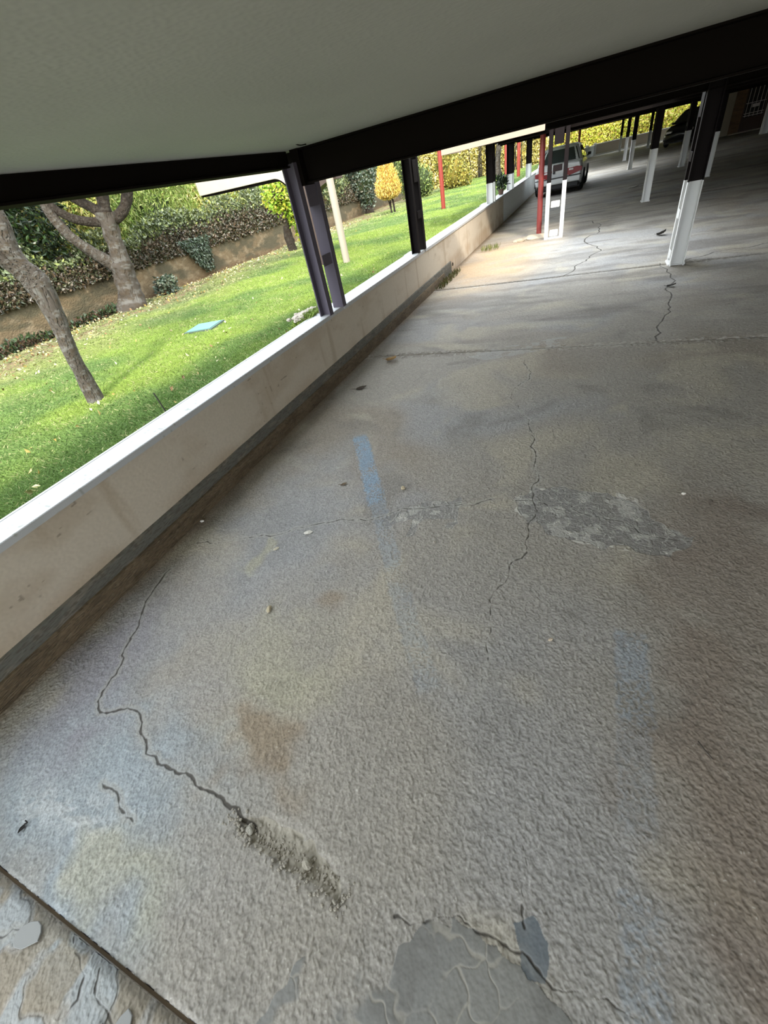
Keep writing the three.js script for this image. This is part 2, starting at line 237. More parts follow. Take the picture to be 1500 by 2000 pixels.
const kerbTex = paint(1024, 64, (u, v, o) => { const n = fbm(u * 100 + 9, v * 4, 3), m = fbm(u * 400, v * 26, 3); o[0] = 0.165; o[1] = 0.118; o[2] = 0.068; mixc(o, 0.09, 0.062, 0.035, smooth(0.42, 0.7, n) * 0.7); mixc(o, 0.24, 0.19, 0.125, smooth(0.6, 0.8, m) * 0.6); mixc(o, 0.05, 0.04, 0.025, smooth(0.62, 0.75, noise(u * 900, v * 50)) * 0.6); o[3] = m; });
const copeTex = paint(1024, 64, (u, v, o) => { const n = fbm(u * 160, v * 4, 3), s = noise(u * 1100, v * 22); o[0] = 0.52; o[1] = 0.53; o[2] = 0.525; mixc(o, 0.45, 0.46, 0.45, smooth(0.55, 0.8, n) * 0.4); if (s > 0.9) mixc(o, 0.25, 0.24, 0.2, 0.6); o[3] = 0.5 + (n - 0.5) * 0.4; });
// a strip running along z with a given cross-section [[x, y], ...]; uv.x along z, uv.y along height
function stripAlong(section, z0, z1, n, uLen, vLo, vHi, wob = 0, seed = 1, arc = 0) {
  const pos = [], uv = [], idx = [], m = section.length, len = [0]; for (let i = 1; i < m; i++) len.push(len[i - 1] + Math.hypot(section[i][0] - section[i - 1][0], section[i][1] - section[i - 1][1]));
  for (let k = 0; k <= n; k++) { const z = lerp(z0, z1, k / n); for (let i = 0; i < m; i++) { const [x, y] = section[i]; const w = wob ? (fbm(z * 3 + seed, i * 1.7 + seed, 3) - 0.5) * wob : 0; pos.push(x + w, y + (y > 0.005 ? w * 0.6 : 0), z); uv.push(-z / uLen, arc ? len[i] / arc : (y - vLo) / (vHi - vLo)); } }
  for (let k = 0; k < n; k++) for (let i = 0; i < m - 1; i++) { const a = k * m + i, b = a + 1, c = a + m, d = c + 1; idx.push(a, b, c, b, d, c); }
  for (const [k, f] of [[0, 1], [n, 0]]) for (let i = 1; i < m - 1; i++) { const a = k * m; f ? idx.push(a, a + i + 1, a + i) : idx.push(a, a + i, a + i + 1); }
  const g = new THREE.BufferGeometry(); g.setAttribute('position', new THREE.Float32BufferAttribute(pos, 3)); g.setAttribute('uv', new THREE.Float32BufferAttribute(uv, 2)); g.setIndex(idx);
  const q = g.toNonIndexed(); q.computeVertexNormals(); return q;
}
const wallLeft = struct('wall_left', 'low cream rendered wall with white coping between carport and garden');
mesh('wall_panel', stripAlong([[-2.5, 0], [-2.5, 0.64], [-2.71, 0.64], [-2.71, 0]], 3.5, -15.6, 40, 24, 0, 0.64), wallMat, wallLeft);
mesh('wall_panel', stripAlong([[-2.5, 0], [-2.5, 0.64], [-2.71, 0.64], [-2.71, 0]], -15.6, -39, 40, 24, 0, 0.64), new THREE.MeshStandardMaterial({ ...plasterTile, color: lin(0.74, 0.76, 0.755), bumpScale: 0.003, roughness: 0.8 }), wallLeft, 'far stretch of the low wall, whitened to stand for skylight');  // far stretch lightened: skylight on the wall is put into its colour
mesh('grey_band', stripAlong([[-2.49, 0.0], [-2.482, 0.128], [-2.486, 0.2], [-2.502, 0.21], [-2.505, 0]], 3.5, -9.2, 220, 12, 0.1, 0.21, 0.006, 3), new THREE.MeshStandardMaterial({ ...bandTex, bumpScale: 0.006, roughness: 0.9 }), wallLeft, 'grey mortar band low on the wall');
mesh('kerb', stripAlong([[-2.455, -0.02], [-2.458, 0.09], [-2.467, 0.118], [-2.5, 0.124], [-2.5, -0.02]], 3.5, -8.6, 300, 12, 0, 0.12, 0.016, 8), new THREE.MeshStandardMaterial({ ...kerbTex, bumpScale: 0.01, roughness: 0.92 }), wallLeft, 'damp brown kerb along the foot of the wall');
{ const [wz, wy] = [-9.35, 0.12]; mesh('weep_hole', [new THREE.TorusGeometry(0.025, 0.008, 8, 16).rotateY(Math.PI / 2).translate(-2.497, wy, wz), new THREE.CylinderGeometry(0.024, 0.024, 0.006, 16).rotateZ(Math.PI / 2).translate(-2.499, wy, wz)], flat(0.03, 0.022, 0.015, 1), wallLeft); }
const copeMat = new THREE.MeshStandardMaterial({ ...copeTex, bumpScale: 0.003, roughness: 0.55 });
const cope = (z0, z1, xi = -2.485, xo = -2.735) => mesh('coping', stripAlong([[xi, 0.64], [xi, 0.676], [xi - 0.004, 0.68], [xi - 0.07, 0.682], [xo + 0.035, 0.682], [xo + 0.033, 0.677], [xo + 0.028, 0.677], [xo + 0.026, 0.682], [xo, 0.68], [xo, 0.64]], z0, z1, 30, 12, 0, 1, 0, 1, 0.75), copeMat, wallLeft);
cope(3.5, -4.16); cope(-4.172, -4.50, -2.497, -2.75); cope(-4.515, -7.32); cope(-7.335, -7.66, -2.495, -2.76); cope(-7.675, -13.6); cope(-13.615, -14.1, -2.49, -2.8); cope(-14.115, -21.5); cope(-21.515, -39);
// bright end wall at the far end of the lanes and the white bays beside it
const wallBack = struct('wall_back', 'low cream wall closing the far end of the lanes');
const farSeg = (parent, name, x0, z0, x1, z1, h, mat, thick = 0.2, y0 = 0) => { const L = Math.hypot(x1 - x0, z1 - z0), g = box(L, h - y0, thick, 0, (h + y0) / 2, 0).rotateY(-Math.atan2(z1 - z0, x1 - x0)).translate((x0 + x1) / 2, 0, (z0 + z1) / 2); return mesh(name, g, mat, parent); };
farSeg(wallBack, 'wall_panel', -0.45, -47.2, 9.6, -48.4, 0.66, M.cream); farSeg(wallBack, 'coping', -0.45, -47.2, 9.6, -48.4, 0.71, M.white, 0.28, 0.66); farSeg(wallBack, 'kerb', -0.4, -47.0, 9.6, -48.2, 0.07, M.whiteDirty, 0.3);
farSeg(wallBack, 'wall_panel', -2.55, -38.9, -0.45, -47.2, 0.62, flat(0.42, 0.45, 0.45)); farSeg(wallBack, 'coping', -2.55, -38.9, -0.45, -47.2, 0.67, M.white, 0.26, 0.62);
for (const [x, z] of [[-1.35, -43.3], [-0.98, -44.8], [-0.47, -46.9]]) mesh('pilaster', bx(x - 0.06, x + 0.16, 0, 0.78, z - 0.12, z + 0.12, 0.01), M.white, wallBack);

// ---------------------------------------------------------------- roof: ceilings and steel beams
const ceiling = struct('ceiling', 'grey white plaster soffit of the carport roof');
function ceil(x0, x1, z0, z1) { const g = bx(x0, x1, 2.04, 2.2, z0, z1); const uv = g.attributes.uv, p = g.attributes.position; for (let i = 0; i < uv.count; i++) uv.setXY(i, p.getX(i) / 3, p.getZ(i) / 3); return mesh('soffit', g, M.ceiling, ceiling); }
ceil(-2.8, 9.5, -4.28, 3.2); ceil(-2.8, 9.5, -7.75, -4.28); ceil(1.05, 9.5, -11.45, -7.75); ceil(-2.8, 9.5, -25.9, -11.45); ceil(1.05, 9.5, -30.2, -25.9); ceil(-2.8, 9.5, -47.5, -30.2);  // roof carried on behind the camera to keep sun off the floor
mesh('wire_stub', wireStub(), M.beam, ceiling, 'short dark wire stub in the plaster near the corner');
function wireStub() { return new THREE.TubeGeometry(new THREE.CatmullRomCurve3([V(-2.28, 2.045, -3.92), V(-2.24, 2.03, -3.93), V(-2.2, 2.028, -3.96)]), 8, 0.004, 6); }
function iBeam(L, h = 0.25, w = 0.11, tf = 0.012, tw = 0.008) { // along +x from 0, centred in z, bottom at 0
  const s = new THREE.Shape(); const p = [[-w / 2, 0], [w / 2, 0], [w / 2, tf], [tw / 2, tf + 0.006], [tw / 2, h - tf - 0.006], [w / 2, h - tf], [w / 2, h], [-w / 2, h], [-w / 2, h - tf], [-tw / 2, h - tf - 0.006], [-tw / 2, tf + 0.006], [-w / 2, tf]]; p.forEach(([x, y], i) => i ? s.lineTo(x, y) : s.moveTo(x, y));
  return new THREE.ExtrudeGeometry(s, { depth: L, bevelEnabled: false }).rotateY(Math.PI / 2);
}
const beamRows = [-4.26, -7.75, -11.52, -14.85, -18.05, -22.75, -26.4, -30, -33.1, -37, -41, -45];
beamRows.forEach((z, i) => {
  const g = struct('roof_beam', i ? 'dark brown steel beam across the lanes under the carport roof' : 'nearest dark brown steel beam running across the picture from the corner post');
  const x0 = i === 1 ? -0.7 : i === 2 ? -1.95 : -2.46; mesh('beam', iBeam(9.49 - x0).translate(x0, 1.79, z), M.beam, g);
  if (i === 0) mesh('bearing_plate', bx(-2.5, -2.42, 1.78, 2.04, z - 0.09, z + 0.09), M.beam, g);
});
const edge = struct('roof_beam', 'dark brown edge beam along the garden side of the roof');
mesh('beam', bx(-2.66, -2.55, 1.94, 2.04, -4.2, 3.2, 0.004), M.beam, edge); mesh('flange', bx(-2.69, -2.53, 1.925, 1.938, -4.2, 3.2, 0.003), M.beam, edge);
mesh('beam', bx(-2.66, -2.55, 1.93, 2.04, -7.7, -4.36, 0.004), M.beam, edge); mesh('beam', bx(-2.66, -2.55, 1.86, 2.04, -47, -11.55, 0.004), M.beam, edge);
const inner = struct('roof_beam', 'dark brown beam along the row of floor posts');
mesh('beam', bx(1.1, 1.2, 1.86, 2.04, -46, -4.4, 0.004), M.beam, inner); mesh('beam', bx(2.85, 2.95, 1.86, 2.04, -46, -4.4, 0.004), M.beam, inner);

// ---------------------------------------------------------------- built-up steel posts
const WHITE = [0.76, 0.76, 0.74], DARK = [0.010, 0.007, 0.007];
function paintGeo(g, c) { const n = g.attributes.position.count, a = new Float32Array(n * 3); for (let i = 0; i < n; i++) a.set(c, i * 3); g.setAttribute('color', new THREE.BufferAttribute(a, 3)); return g; }
function channel(h, w, fl, t = 0.009) { // web at +z side facing outwards, flanges towards -z, extruded up
  const s = new THREE.Shape(); [[-w / 2, 0], [w / 2, 0], [w / 2, fl], [w / 2 - t, fl], [w / 2 - t, t], [-w / 2 + t, t], [-w / 2 + t, fl], [-w / 2, fl]].forEach(([x, y], i) => i ? s.lineTo(x, y) : s.moveTo(x, y));
  return new THREE.ExtrudeGeometry(s, { depth: h, bevelEnabled: true, bevelSize: 0.0015, bevelThickness: 0.0015, bevelSegments: 1 }).rotateX(-Math.PI / 2);
}
// w: width across the webs, D: depth over both channels, split: height where white paint ends (absolute)
function steelPost(label, x, y0, z, top, { w = 0.15, D = 0.24, split = 1.0, turn = 0, battens = [0.62, 1.22, 1.7], foot = true, dark = DARK, group } = {}) {
  const t = thing('steel_post', label, 'post', x, y0, z, turn, group), H = top - y0, fl = D * 0.30, s = clamp(split - y0, 0, H);
  for (const side of [0, 1]) {
    const gs = []; if (s > 0.01) gs.push(paintGeo(channel(s, w, fl).toNonIndexed(), WHITE)); gs.push(paintGeo(channel(H - s, w, fl).translate(0, s, 0).toNonIndexed(), dark));
    for (const g of gs) { g.translate(0, 0, -D / 2); if (side === 0) g.rotateY(Math.PI); }
    mesh('channel', mergeGeometries(gs), M.paint, t);
  }
  for (const b of battens) { if (b < y0 + 0.06) continue; const yb = b - y0, hb = b > 1.55 ? 0.26 : 0.1, c = b < split ? WHITE : dark;
    for (const q of [-1, 1]) mesh('batten_plate', paintGeo(box(0.008, hb, D * 0.72, q * (w / 2 + 0.0045), yb, 0, 0.002), c), M.paint, t); }
  if (foot) mesh('base_plate', paintGeo(box(w + 0.05, 0.02, D + 0.05, 0, 0.01, 0, 0.003), split > y0 ? WHITE : dark), M.paint, t);
  return t;
}
const wx = -2.535, cap = 0.682;
steelPost('dark painted double channel post on the white coping nearest the camera', -2.52, cap, -4.31, 1.95, { w: 0.125, D: 0.25, split: 0, battens: [1.17, 1.75], foot: false, dark: [0.115, 0.10, 0.125] });  // lighter purple grey than the other posts: sky sheen put into the paint
steelPost('all dark post on the coping, second along the garden wall', -2.54, cap, -7.5, 1.9, { w: 0.12, D: 0.25, split: 0, battens: [1.17, 1.7], foot: false });
steelPost('third post along the garden wall, short white foot, dark above', wx, cap, -13.85, 2.04, { w: 0.16, D: 0.26, split: 1.1, battens: [1.5], foot: false });
steelPost('fourth post along the garden wall beside a dark pot plant', wx, cap, -17.2, 2.04, { w: 0.17, D: 0.26, split: 1.08, battens: [1.5], foot: false });
steelPost('fifth post along the garden wall, just left of the parked pale car', wx, cap, -22.0, 2.04, { w: 0.17, D: 0.26, split: 1.1, battens: [1.5], foot: false });
steelPost('farthest post along the garden wall, mostly behind the red pole', wx, cap, -27.5, 2.04, { w: 0.16, D: 0.26, split: 1.1, battens: [1.5], foot: false });
steelPost('nearest floor post at right, white lower half and dark upper half', 1.155, 0, -7.86, 1.9, { w: 0.165, D: 0.24, split: 0.95, battens: [0.12, 0.6, 1.2, 1.7] });
steelPost('ladder-like double channel post beside the red pole, car seen behind it', -0.755, 0, -11.45, 1.9, { w: 0.13, D: 0.235, split: 1.0, turn: Math.PI / 2, battens: [0.1, 0.62, 1.22, 1.72] });
steelPost('white and dark floor post standing alone in mid lane', 1.21, 0, -14.95, 1.788, { w: 0.15, D: 0.24, split: 1.05, battens: [0.6, 1.2] });
steelPost('floor post with white foot directly behind the nearest floor post', 2.93, 0, -18.1, 1.788, { w: 0.15, D: 0.24, split: 1.0, battens: [0.6, 1.2] });
steelPost('floor post in front of the black car', 2.85, 0, -22.85, 1.788, { w: 0.16, D: 0.24, split: 1.02, battens: [0.6, 1.2] });
steelPost('nearer of two slim white-footed posts in front of the end wall', 1.3, 0, -26.4, 1.788, { w: 0.15, D: 0.24, split: 1.0, battens: [0.6] });
steelPost('farther of two slim white-footed posts in front of the end wall', 1.3, 0, -33.1, 1.788, { w: 0.15, D: 0.24, split: 1.0, battens: [0.6] });
steelPost('thin post against the end wall left of the slim white-footed pair', 1.35, 0, -45.4, 2.04, { w: 0.15, D: 0.22, split: 0.9, battens: [] });
steelPost('thin post against the end wall behind the lone mid lane post', 2.95, 0, -41.4, 2.04, { w: 0.15, D: 0.22, split: 0.9, battens: [] });
steelPost('cream footed post at the right edge in front of the brick wall', 7.15, 0, -31.9, 2.04, { w: 0.24, D: 0.26, split: 1.5, battens: [] });

// round poles
function pole(name, label, x, y, z, top, r, mat, foot) { const t = thing(name, label, 'pole', x, y, z); mesh('shaft', cyl(r, r, top - y, 0, 0, 0, 24), mat, t); mesh('base_flange', cyl(r * 1.5, r * 1.35, 0.025, 0, 0, 0, 24), foot ?? mat, t); mesh('top_plate', box(r * 3.4, 0.015, r * 3.4, 0, top - y - 0.008, 0), mat, t); return t; }
pole('round_pole', 'round red pole rising from the floor beside the ladder-like post', -1.115, 0.0, -12.0, 2.04, 0.056, M.darkRed);
pole('round_pole', 'round red pole standing in the middle of the lawn', -5.1, 0.35, -18.35, 2.15, 0.075, M.red);
pole('round_pole', 'cream white round pole on the lawn right of the nearest dark post', -4.93, 0.35, -9.5, 2.2, 0.075, M.creamPole);
pole('round_pole', 'red pole behind the fourth post on the garden wall', -5.3, 0.35, -34.2, 2.3, 0.11, M.red);
pole('round_pole', 'red pole between the fourth and fifth posts of the garden wall', -3.85, 0.35, -28.9, 2.3, 0.085, M.red);
pole('round_pole', 'thin red pole at the far end right of the pale car', -1.4, 0.0, -40.6, 2.04, 0.075, M.red);

// cream fascias
{
  const t = thing('fascia_board', 'cream fascia board with a rounded bracket seen over the garden left of the corner post', 'fascia', 0, 0, -9.62);
  const s = new THREE.Shape(); s.moveTo(-8.40, 2.9); s.lineTo(-8.40, 2.165); s.lineTo(-6.32, 2.12); s.quadraticCurveTo(-6.16, 2.11, -6.05, 1.99); s.lineTo(-5.93, 1.90); s.lineTo(-5.93, 2.9); s.closePath();
  mesh('board', new THREE.ExtrudeGeometry(s, { depth: 0.30, bevelEnabled: true, bevelSize: 0.006, bevelThickness: 0.006, bevelSegments: 1, curveSegments: 8 }).translate(0, 0, -0.3), M.cream, t);
  const u = new THREE.Shape(); [[-8.39, 2.16], [-6.32, 2.115], [-6.16, 2.1], [-6.05, 1.985], [-6.07, 1.95], [-6.2, 2.05], [-6.34, 2.068], [-8.39, 2.125]].forEach(([a, b], k) => k ? u.lineTo(a, b) : u.moveTo(a, b)); u.closePath();
  mesh('underside_strip', new THREE.ExtrudeGeometry(u, { depth: 0.5, bevelEnabled: false }).translate(0, 0, -0.54), M.beam, t, 'dark underside edge');  // black strip added below the board for its dark underside
  const b = new THREE.Shape(); b.moveTo(-5.93, 2.9); b.lineTo(-5.93, 0.35); b.lineTo(-5.55, 0.35); b.lineTo(-5.55, 1.5); b.quadraticCurveTo(-5.45, 1.78, -5.06, 1.86); b.lineTo(-4.85, 1.87); b.lineTo(-4.85, 2.9); b.closePath();
  mesh('arched_pier', new THREE.ExtrudeGeometry(b, { depth: 0.30, bevelEnabled: false, curveSegments: 10 }).translate(0, 0, -0.31), M.brown, t, 'dark brown pier with curved bracket');
}
{
  const t = thing('fascia_board', 'long cream fascia across the gap in the roof above the garden wall', 'fascia', 0, 0, -11.36);
  mesh('board', bx(-3.12, -0.93, 1.845, 2.25, -0.06, 0, 0.004), M.creamDimmed, t); mesh('end_return', bx(-3.12, -3.06, 1.84, 2.25, -1.6, -0.06, 0.004), M.creamDimmed, t);
}

// ---------------------------------------------------------------- garden ground
const LY = 0.35;
const wallX = (z) => -10.5 - 0.062 * (-z - 4.5);     // face of the retaining wall
const lawnTex = paint(1024, 1024, (u, v, o) => { const n = fbm(u * 40, v * 40, 4), m = noise(u * 420, v * 420); o[0] = 0.075; o[1] = 0.135; o[2] = 0.022; mixc(o, 0.12, 0.19, 0.03, n); mixc(o, 0.10, 0.075, 0.04, smooth(0.66, 0.85, n) * 0.6); const k = 0.7 + 0.6 * m; o[0] *= k; o[1] *= k; o[2] *= k; o[3] = m; });
const lawnMat = new THREE.MeshStandardMaterial({ ...lawnTex, bumpScale: 0.03, roughness: 1, vertexColors: true });
const ground = struct('lawn_ground', 'green lawn of the garden behind the low wall');
function lawnH(x, z) { // soil banked against the wall by the corner post
  let h = LY + (fbm(x * 0.35 + 5, z * 0.35 + 5, 3) - 0.5) * 0.10;
  const d = Math.hypot((x + 2.72) / 0.5, (z + 4.3) / 0.6); h += 0.24 * (1 - smooth(0.2, 1, d));
  h += 0.10 * smooth(-3.6, -2.75, x) * (0.5 + 0.5 * noise(z * 1.4, 3)); return h;
}
{
  const nx = 90, nz = 240, pos = [], uv = [], idx = [], vc = [];
  for (let j = 0; j <= nz; j++) for (let i = 0; i <= nx; i++) { const x = lerp(-2.705, -14, Math.pow(i / nx, 1.25)), z = lerp(6, -60, j / nz); pos.push(x, lawnH(x, z), z); uv.push(x / 6, z / 6); const e = x - wallX(z), b = Math.max(1 - smooth(1.6, 4.0, e + (fbm(x * 2, z * 2, 3) - 0.5) * 1.2), x > -3.5 && z < -5 && z > -7.6 ? 0.8 * smooth(0.4, 0.6, noise(x * 4, z * 4)) : 0); vc.push(lerp(1, 1.9, b), lerp(1, 0.85, b), lerp(1, 2.4, b)); }
  for (let j = 0; j < nz; j++) for (let i = 0; i < nx; i++) { const a = j * (nx + 1) + i, b = a + 1, c = a + nx + 1, d = c + 1; idx.push(a, b, c, b, d, c); }
  const g = new THREE.BufferGeometry(); g.setAttribute('position', new THREE.Float32BufferAttribute(pos, 3)); g.setAttribute('uv', new THREE.Float32BufferAttribute(uv, 2)); g.setAttribute('color', new THREE.Float32BufferAttribute(vc, 3)); g.setIndex(idx); g.computeVertexNormals(); mesh('lawn_soil', g, lawnMat, ground);
}
mesh('outer_ground', [bx(-90, -2.71, -0.4, 0.2, -130, 80), bx(-2.71, 60, -0.4, -0.14, 30, 80), bx(9.4, 60, -0.4, -0.02, -130, 80), bx(-2.71, 60, -0.4, 0.1, -130, -48.7)], flat(0.10, 0.14, 0.04, 1), ground);

// grass, nobody could count it
{
  const blades = []; const r = rngOf(31);
  for (let i = 0; i < 9; i++) {
    const a = r() * 6.28, bxx = (r() - 0.5) * 0.07, bz = (r() - 0.5) * 0.07, h = 0.035 + r() * 0.035, w = 0.004 + r() * 0.003, lean = 0.02 + r() * 0.04, ca = Math.cos(a), sa = Math.sin(a);
    const g = new THREE.BufferGeometry(); g.setAttribute('position', new THREE.Float32BufferAttribute([bxx - sa * w, 0, bz + ca * w, bxx + sa * w, 0, bz - ca * w, bxx + ca * lean * 0.4, h * 0.7, bz + sa * lean * 0.4, bxx + ca * lean, h, bz + sa * lean], 3));
    g.setIndex([0, 1, 2, 0, 2, 3, 1, 3, 2]); blades.push(g.toNonIndexed());
  }
  const tuft = mergeGeometries(blades); tuft.computeVertexNormals();
  const N = 230000, im = new THREE.InstancedMesh(tuft, new THREE.MeshStandardMaterial({ color: 0xffffff, roughness: 0.65, side: THREE.DoubleSide }), N); im.name = 'grass'; shade(im);
  im.userData = { kind: 'stuff', label: 'short bright green grass of the lawn beyond the low wall', category: 'grass' };
  const m4 = new THREE.Matrix4(), q = new THREE.Quaternion(), col = new THREE.Color(), dry = lin(0.15, 0.125, 0.055); let k = 0;
  while (k < N) {
    const u = r(), z = k % 3 === 0 ? lerp(1.5, -44, u * u) : lerp(1.0, -18, Math.pow(u, 1.3)), xf = wallX(z) + 0.25, x = lerp(-2.73, xf, Math.pow(r(), 1.25));
    const dd = Math.hypot(x, z); const edgeD = x - xf; const near = smooth(1.0, 4.2, edgeD + (noise(x * 2.2, z * 2.2) - 0.5) * 1.6); if (r() > near && r() < 0.96) continue;
    const bare = fbm(x * 1.6 + 3, z * 1.6, 3); if (bare > 0.64 && r() < 0.5) continue;
    if (x > -3.4 && z < -5.2 && z > -7 && r() < 0.65) continue;                     // worn strip beside the wall
    const s = (0.8 + r() * 0.5) * clamp(dd / 8, 0.9, 2.6); q.setFromAxisAngle(V(0, 1, 0), r() * 6.28); m4.compose(V(x, lawnH(x, z) - 0.004, z), q, V(s, s * (dd > 16 ? 0.6 : 0.9) * (0.4 + 0.6 * near), s)); im.setMatrixAt(k, m4);
    const n = fbm(x * 0.8 + 20, z * 0.8, 3), v = 0.75 + r() * 0.5; col.setRGB(lerp(0.12, 0.225, smooth(0.3, 0.7, n)) * v, lerp(0.205, 0.315, smooth(0.3, 0.7, n)) * v, lerp(0.042, 0.055, n) * v); if (near < 1) col.lerp(dry, (1 - near) * 0.6); if (r() < 0.06) col.setRGB(0.40, 0.40, 0.18); im.setColorAt(k, col); k++;
  }
  scene.add(im);
}

// retaining wall behind the lawn
const retTex = paint(2048, 256, (u, v, o) => { const z = u * 30, y = v * 1; const n = fbm(z * 1.4, y * 3, 4), m = fbm(z * 6, y * 8, 3), s = fbm(z * 9, y * 0.8 + 3, 3), f = noise(z * 60, y * 60); o[0] = 0.155; o[1] = 0.112; o[2] = 0.06; mixc(o, 0.25, 0.195, 0.12, smooth(0.5, 0.75, m) * 0.7); mixc(o, 0.065, 0.058, 0.032, smooth(0.38, 0.58, n) * 0.85); mixc(o, 0.09, 0.08, 0.045, smooth(0.55, 0.75, s) * smooth(0.25, 1, y) * 0.8); mixc(o, 0.12, 0.07, 0.03, (1 - smooth(0.04, 0.22, y + (m - 0.5) * 0.2)) * 0.6); const k = 0.85 + 0.3 * f; o[0] *= k; o[1] *= k; o[2] *= k; o[3] = 0.4 * m + 0.3 * f + 0.3 * n; });
{
  const t = thing('retaining_wall', 'old stained retaining wall along the back of the lawn, ivy hedge on top', 'wall');
  const pos = [], uv = [], idx = [], nz = 160, sec = (z, k) => { const x = wallX(z), w = (fbm(z * 1.3, k * 2, 3) - 0.5) * 0.07, top = 1.16 + (noise(z * 0.8, 4) - 0.5) * 0.06 - 0.004 * (-z); return [[x + 0.03 + w, 0.2], [x + w * 0.6 + 0.01, 0.7], [x + w, top - 0.03], [x - 0.03, top], [x - 0.4, top]][k]; };
  for (let j = 0; j <= nz; j++) { const z = lerp(5, -45, j / nz); for (let k = 0; k < 5; k++) { const [x, y] = sec(z, k); pos.push(x, y, z); uv.push(-z / 30, (y - 0.3) / 0.9); } }
  for (let j = 0; j < nz; j++) for (let k = 0; k < 4; k++) { const a = j * 5 + k, b = a + 1, c = a + 5, d = c + 1; idx.push(a, b, c, b, d, c); }
  const g = new THREE.BufferGeometry(); g.setAttribute('position', new THREE.Float32BufferAttribute(pos, 3)); g.setAttribute('uv', new THREE.Float32BufferAttribute(uv, 2)); g.setIndex(idx); g.computeVertexNormals();
  mesh('wall_face', g, new THREE.MeshStandardMaterial({ ...retTex, bumpScale: 0.03, roughness: 0.95, side: THREE.DoubleSide }), t);
}
// raised bank behind the retaining wall
{ const pos = [], idx = [], nz = 40; for (let j = 0; j <= nz; j++) { const z = lerp(6, -60, j / nz), x = wallX(z); pos.push(x - 0.35, 1.08, z, x - 3.5, 1.25, z, x - 14, 1.6, z); } for (let j = 0; j < nz; j++) for (let k = 0; k < 2; k++) { const a = j * 3 + k; idx.push(a, a + 1, a + 3, a + 1, a + 4, a + 3); }
  const g = new THREE.BufferGeometry(); g.setAttribute('position', new THREE.Float32BufferAttribute(pos, 3)); g.setIndex(idx); g.computeVertexNormals(); const m = flat(0.08, 0.06, 0.035, 1); m.side = THREE.DoubleSide; mesh('bank', g, m, ground); }

// ---------------------------------------------------------------- plants
function leafGeo(w, l, fold = 0.25) { const g = new THREE.BufferGeometry(); g.setAttribute('position', new THREE.Float32BufferAttribute([0, 0, 0, -w / 2, w * fold, l * 0.45, 0, 0, l, 0, 0, 0, 0, 0, l, w / 2, w * fold, l * 0.45], 3)); g.computeVertexNormals(); return g; }
const leafMat = new THREE.MeshStandardMaterial({ color: 0xffffff, roughness: 0.55, side: THREE.DoubleSide });
const glossLeaf = new THREE.MeshStandardMaterial({ color: 0xffffff, roughness: 0.38, side: THREE.DoubleSide });
// sample(r) -> [x, y, z, scale?]; cols: list of linear colours; up: how far leaves point up (bamboo) or hang
function leaves(parent, n, geo, cols, sample, seed, { up = 0, mat = leafMat, name = 'foliage', label } = {}) {
  const r = rngOf(seed), im = shade(new THREE.InstancedMesh(geo, mat, n)), m = new THREE.Matrix4(), q = new THREE.Quaternion(), c = new THREE.Color(), d = V(), z = V(0, 0, 1), roll = new THREE.Quaternion();
  for (let i = 0; i < n; i++) { const [x, y, zz, s = 1] = sample(r); d.set(r() - 0.5, (r() - 0.5) + up, r() - 0.5).normalize(); q.setFromUnitVectors(z, d); roll.setFromAxisAngle(z, r() * 6.28); q.multiply(roll); const k = s * (0.7 + 0.6 * r()); m.compose(V(x, y, zz), q, V(k, k, k)); im.setMatrixAt(i, m);
    const a = cols[Math.floor(r() * cols.length)], v = 0.7 + 0.6 * r(); c.setRGB(a[0] * v, a[1] * v, a[2] * v); im.setColorAt(i, c); }
  im.name = name; im.userData.kind = 'stuff'; if (label) im.userData.label = label; parent.add(im); return im;
}
function lump(rx, ry, rz, x, y, z, seed, amp = 0.3) { const g = new THREE.IcosahedronGeometry(1, 4), p = g.attributes.position; for (let i = 0; i < p.count; i++) { const a = p.getX(i), b = p.getY(i), c = p.getZ(i), k = 1 + (fbm(a * 2.2 + seed, b * 2.2 + c * 1.7 + seed, 3) - 0.5) * amp * 2; p.setXYZ(i, a * rx * k + x, b * ry * k + y, c * rz * k + z); } g.computeVertexNormals(); return g; }
function limb(pts, rad, seed = 1, sides = 12, knob = 0.12) { // tapered bark tube through points
  const c = new THREE.CatmullRomCurve3(pts.map((p) => V(...p))), n = pts.length * 7, fr = c.computeFrenetFrames(n), pos = [], uv = [], idx = [];
  for (let i = 0; i <= n; i++) { const t = i / n, P = c.getPoint(t), f = t * (rad.length - 1), k = Math.min(rad.length - 2, Math.floor(f)), R = lerp(rad[k], rad[k + 1], f - k); for (let j = 0; j <= sides; j++) { const a = j / sides * Math.PI * 2, q = R * (1 + (fbm(Math.cos(a) * 1.5 + seed + 5, Math.sin(a) * 1.5 + t * 6 + seed, 3) - 0.5) * knob * 4); const v = fr.normals[i].clone().multiplyScalar(Math.cos(a) * q).addScaledVector(fr.binormals[i], Math.sin(a) * q); pos.push(P.x + v.x, P.y + v.y, P.z + v.z); uv.push(j / sides, t * c.getLength() / (R * 6 + 0.05)); } }
  for (let i = 0; i < n; i++) for (let j = 0; j < sides; j++) { const a = i * (sides + 1) + j, b = a + 1, d = a + sides + 1, e = d + 1; idx.push(a, b, d, b, e, d); }
  const g = new THREE.BufferGeometry(); g.setAttribute('position', new THREE.Float32BufferAttribute(pos, 3)); g.setAttribute('uv', new THREE.Float32BufferAttribute(uv, 2)); g.setIndex(idx); g.computeVertexNormals(); return g;
}
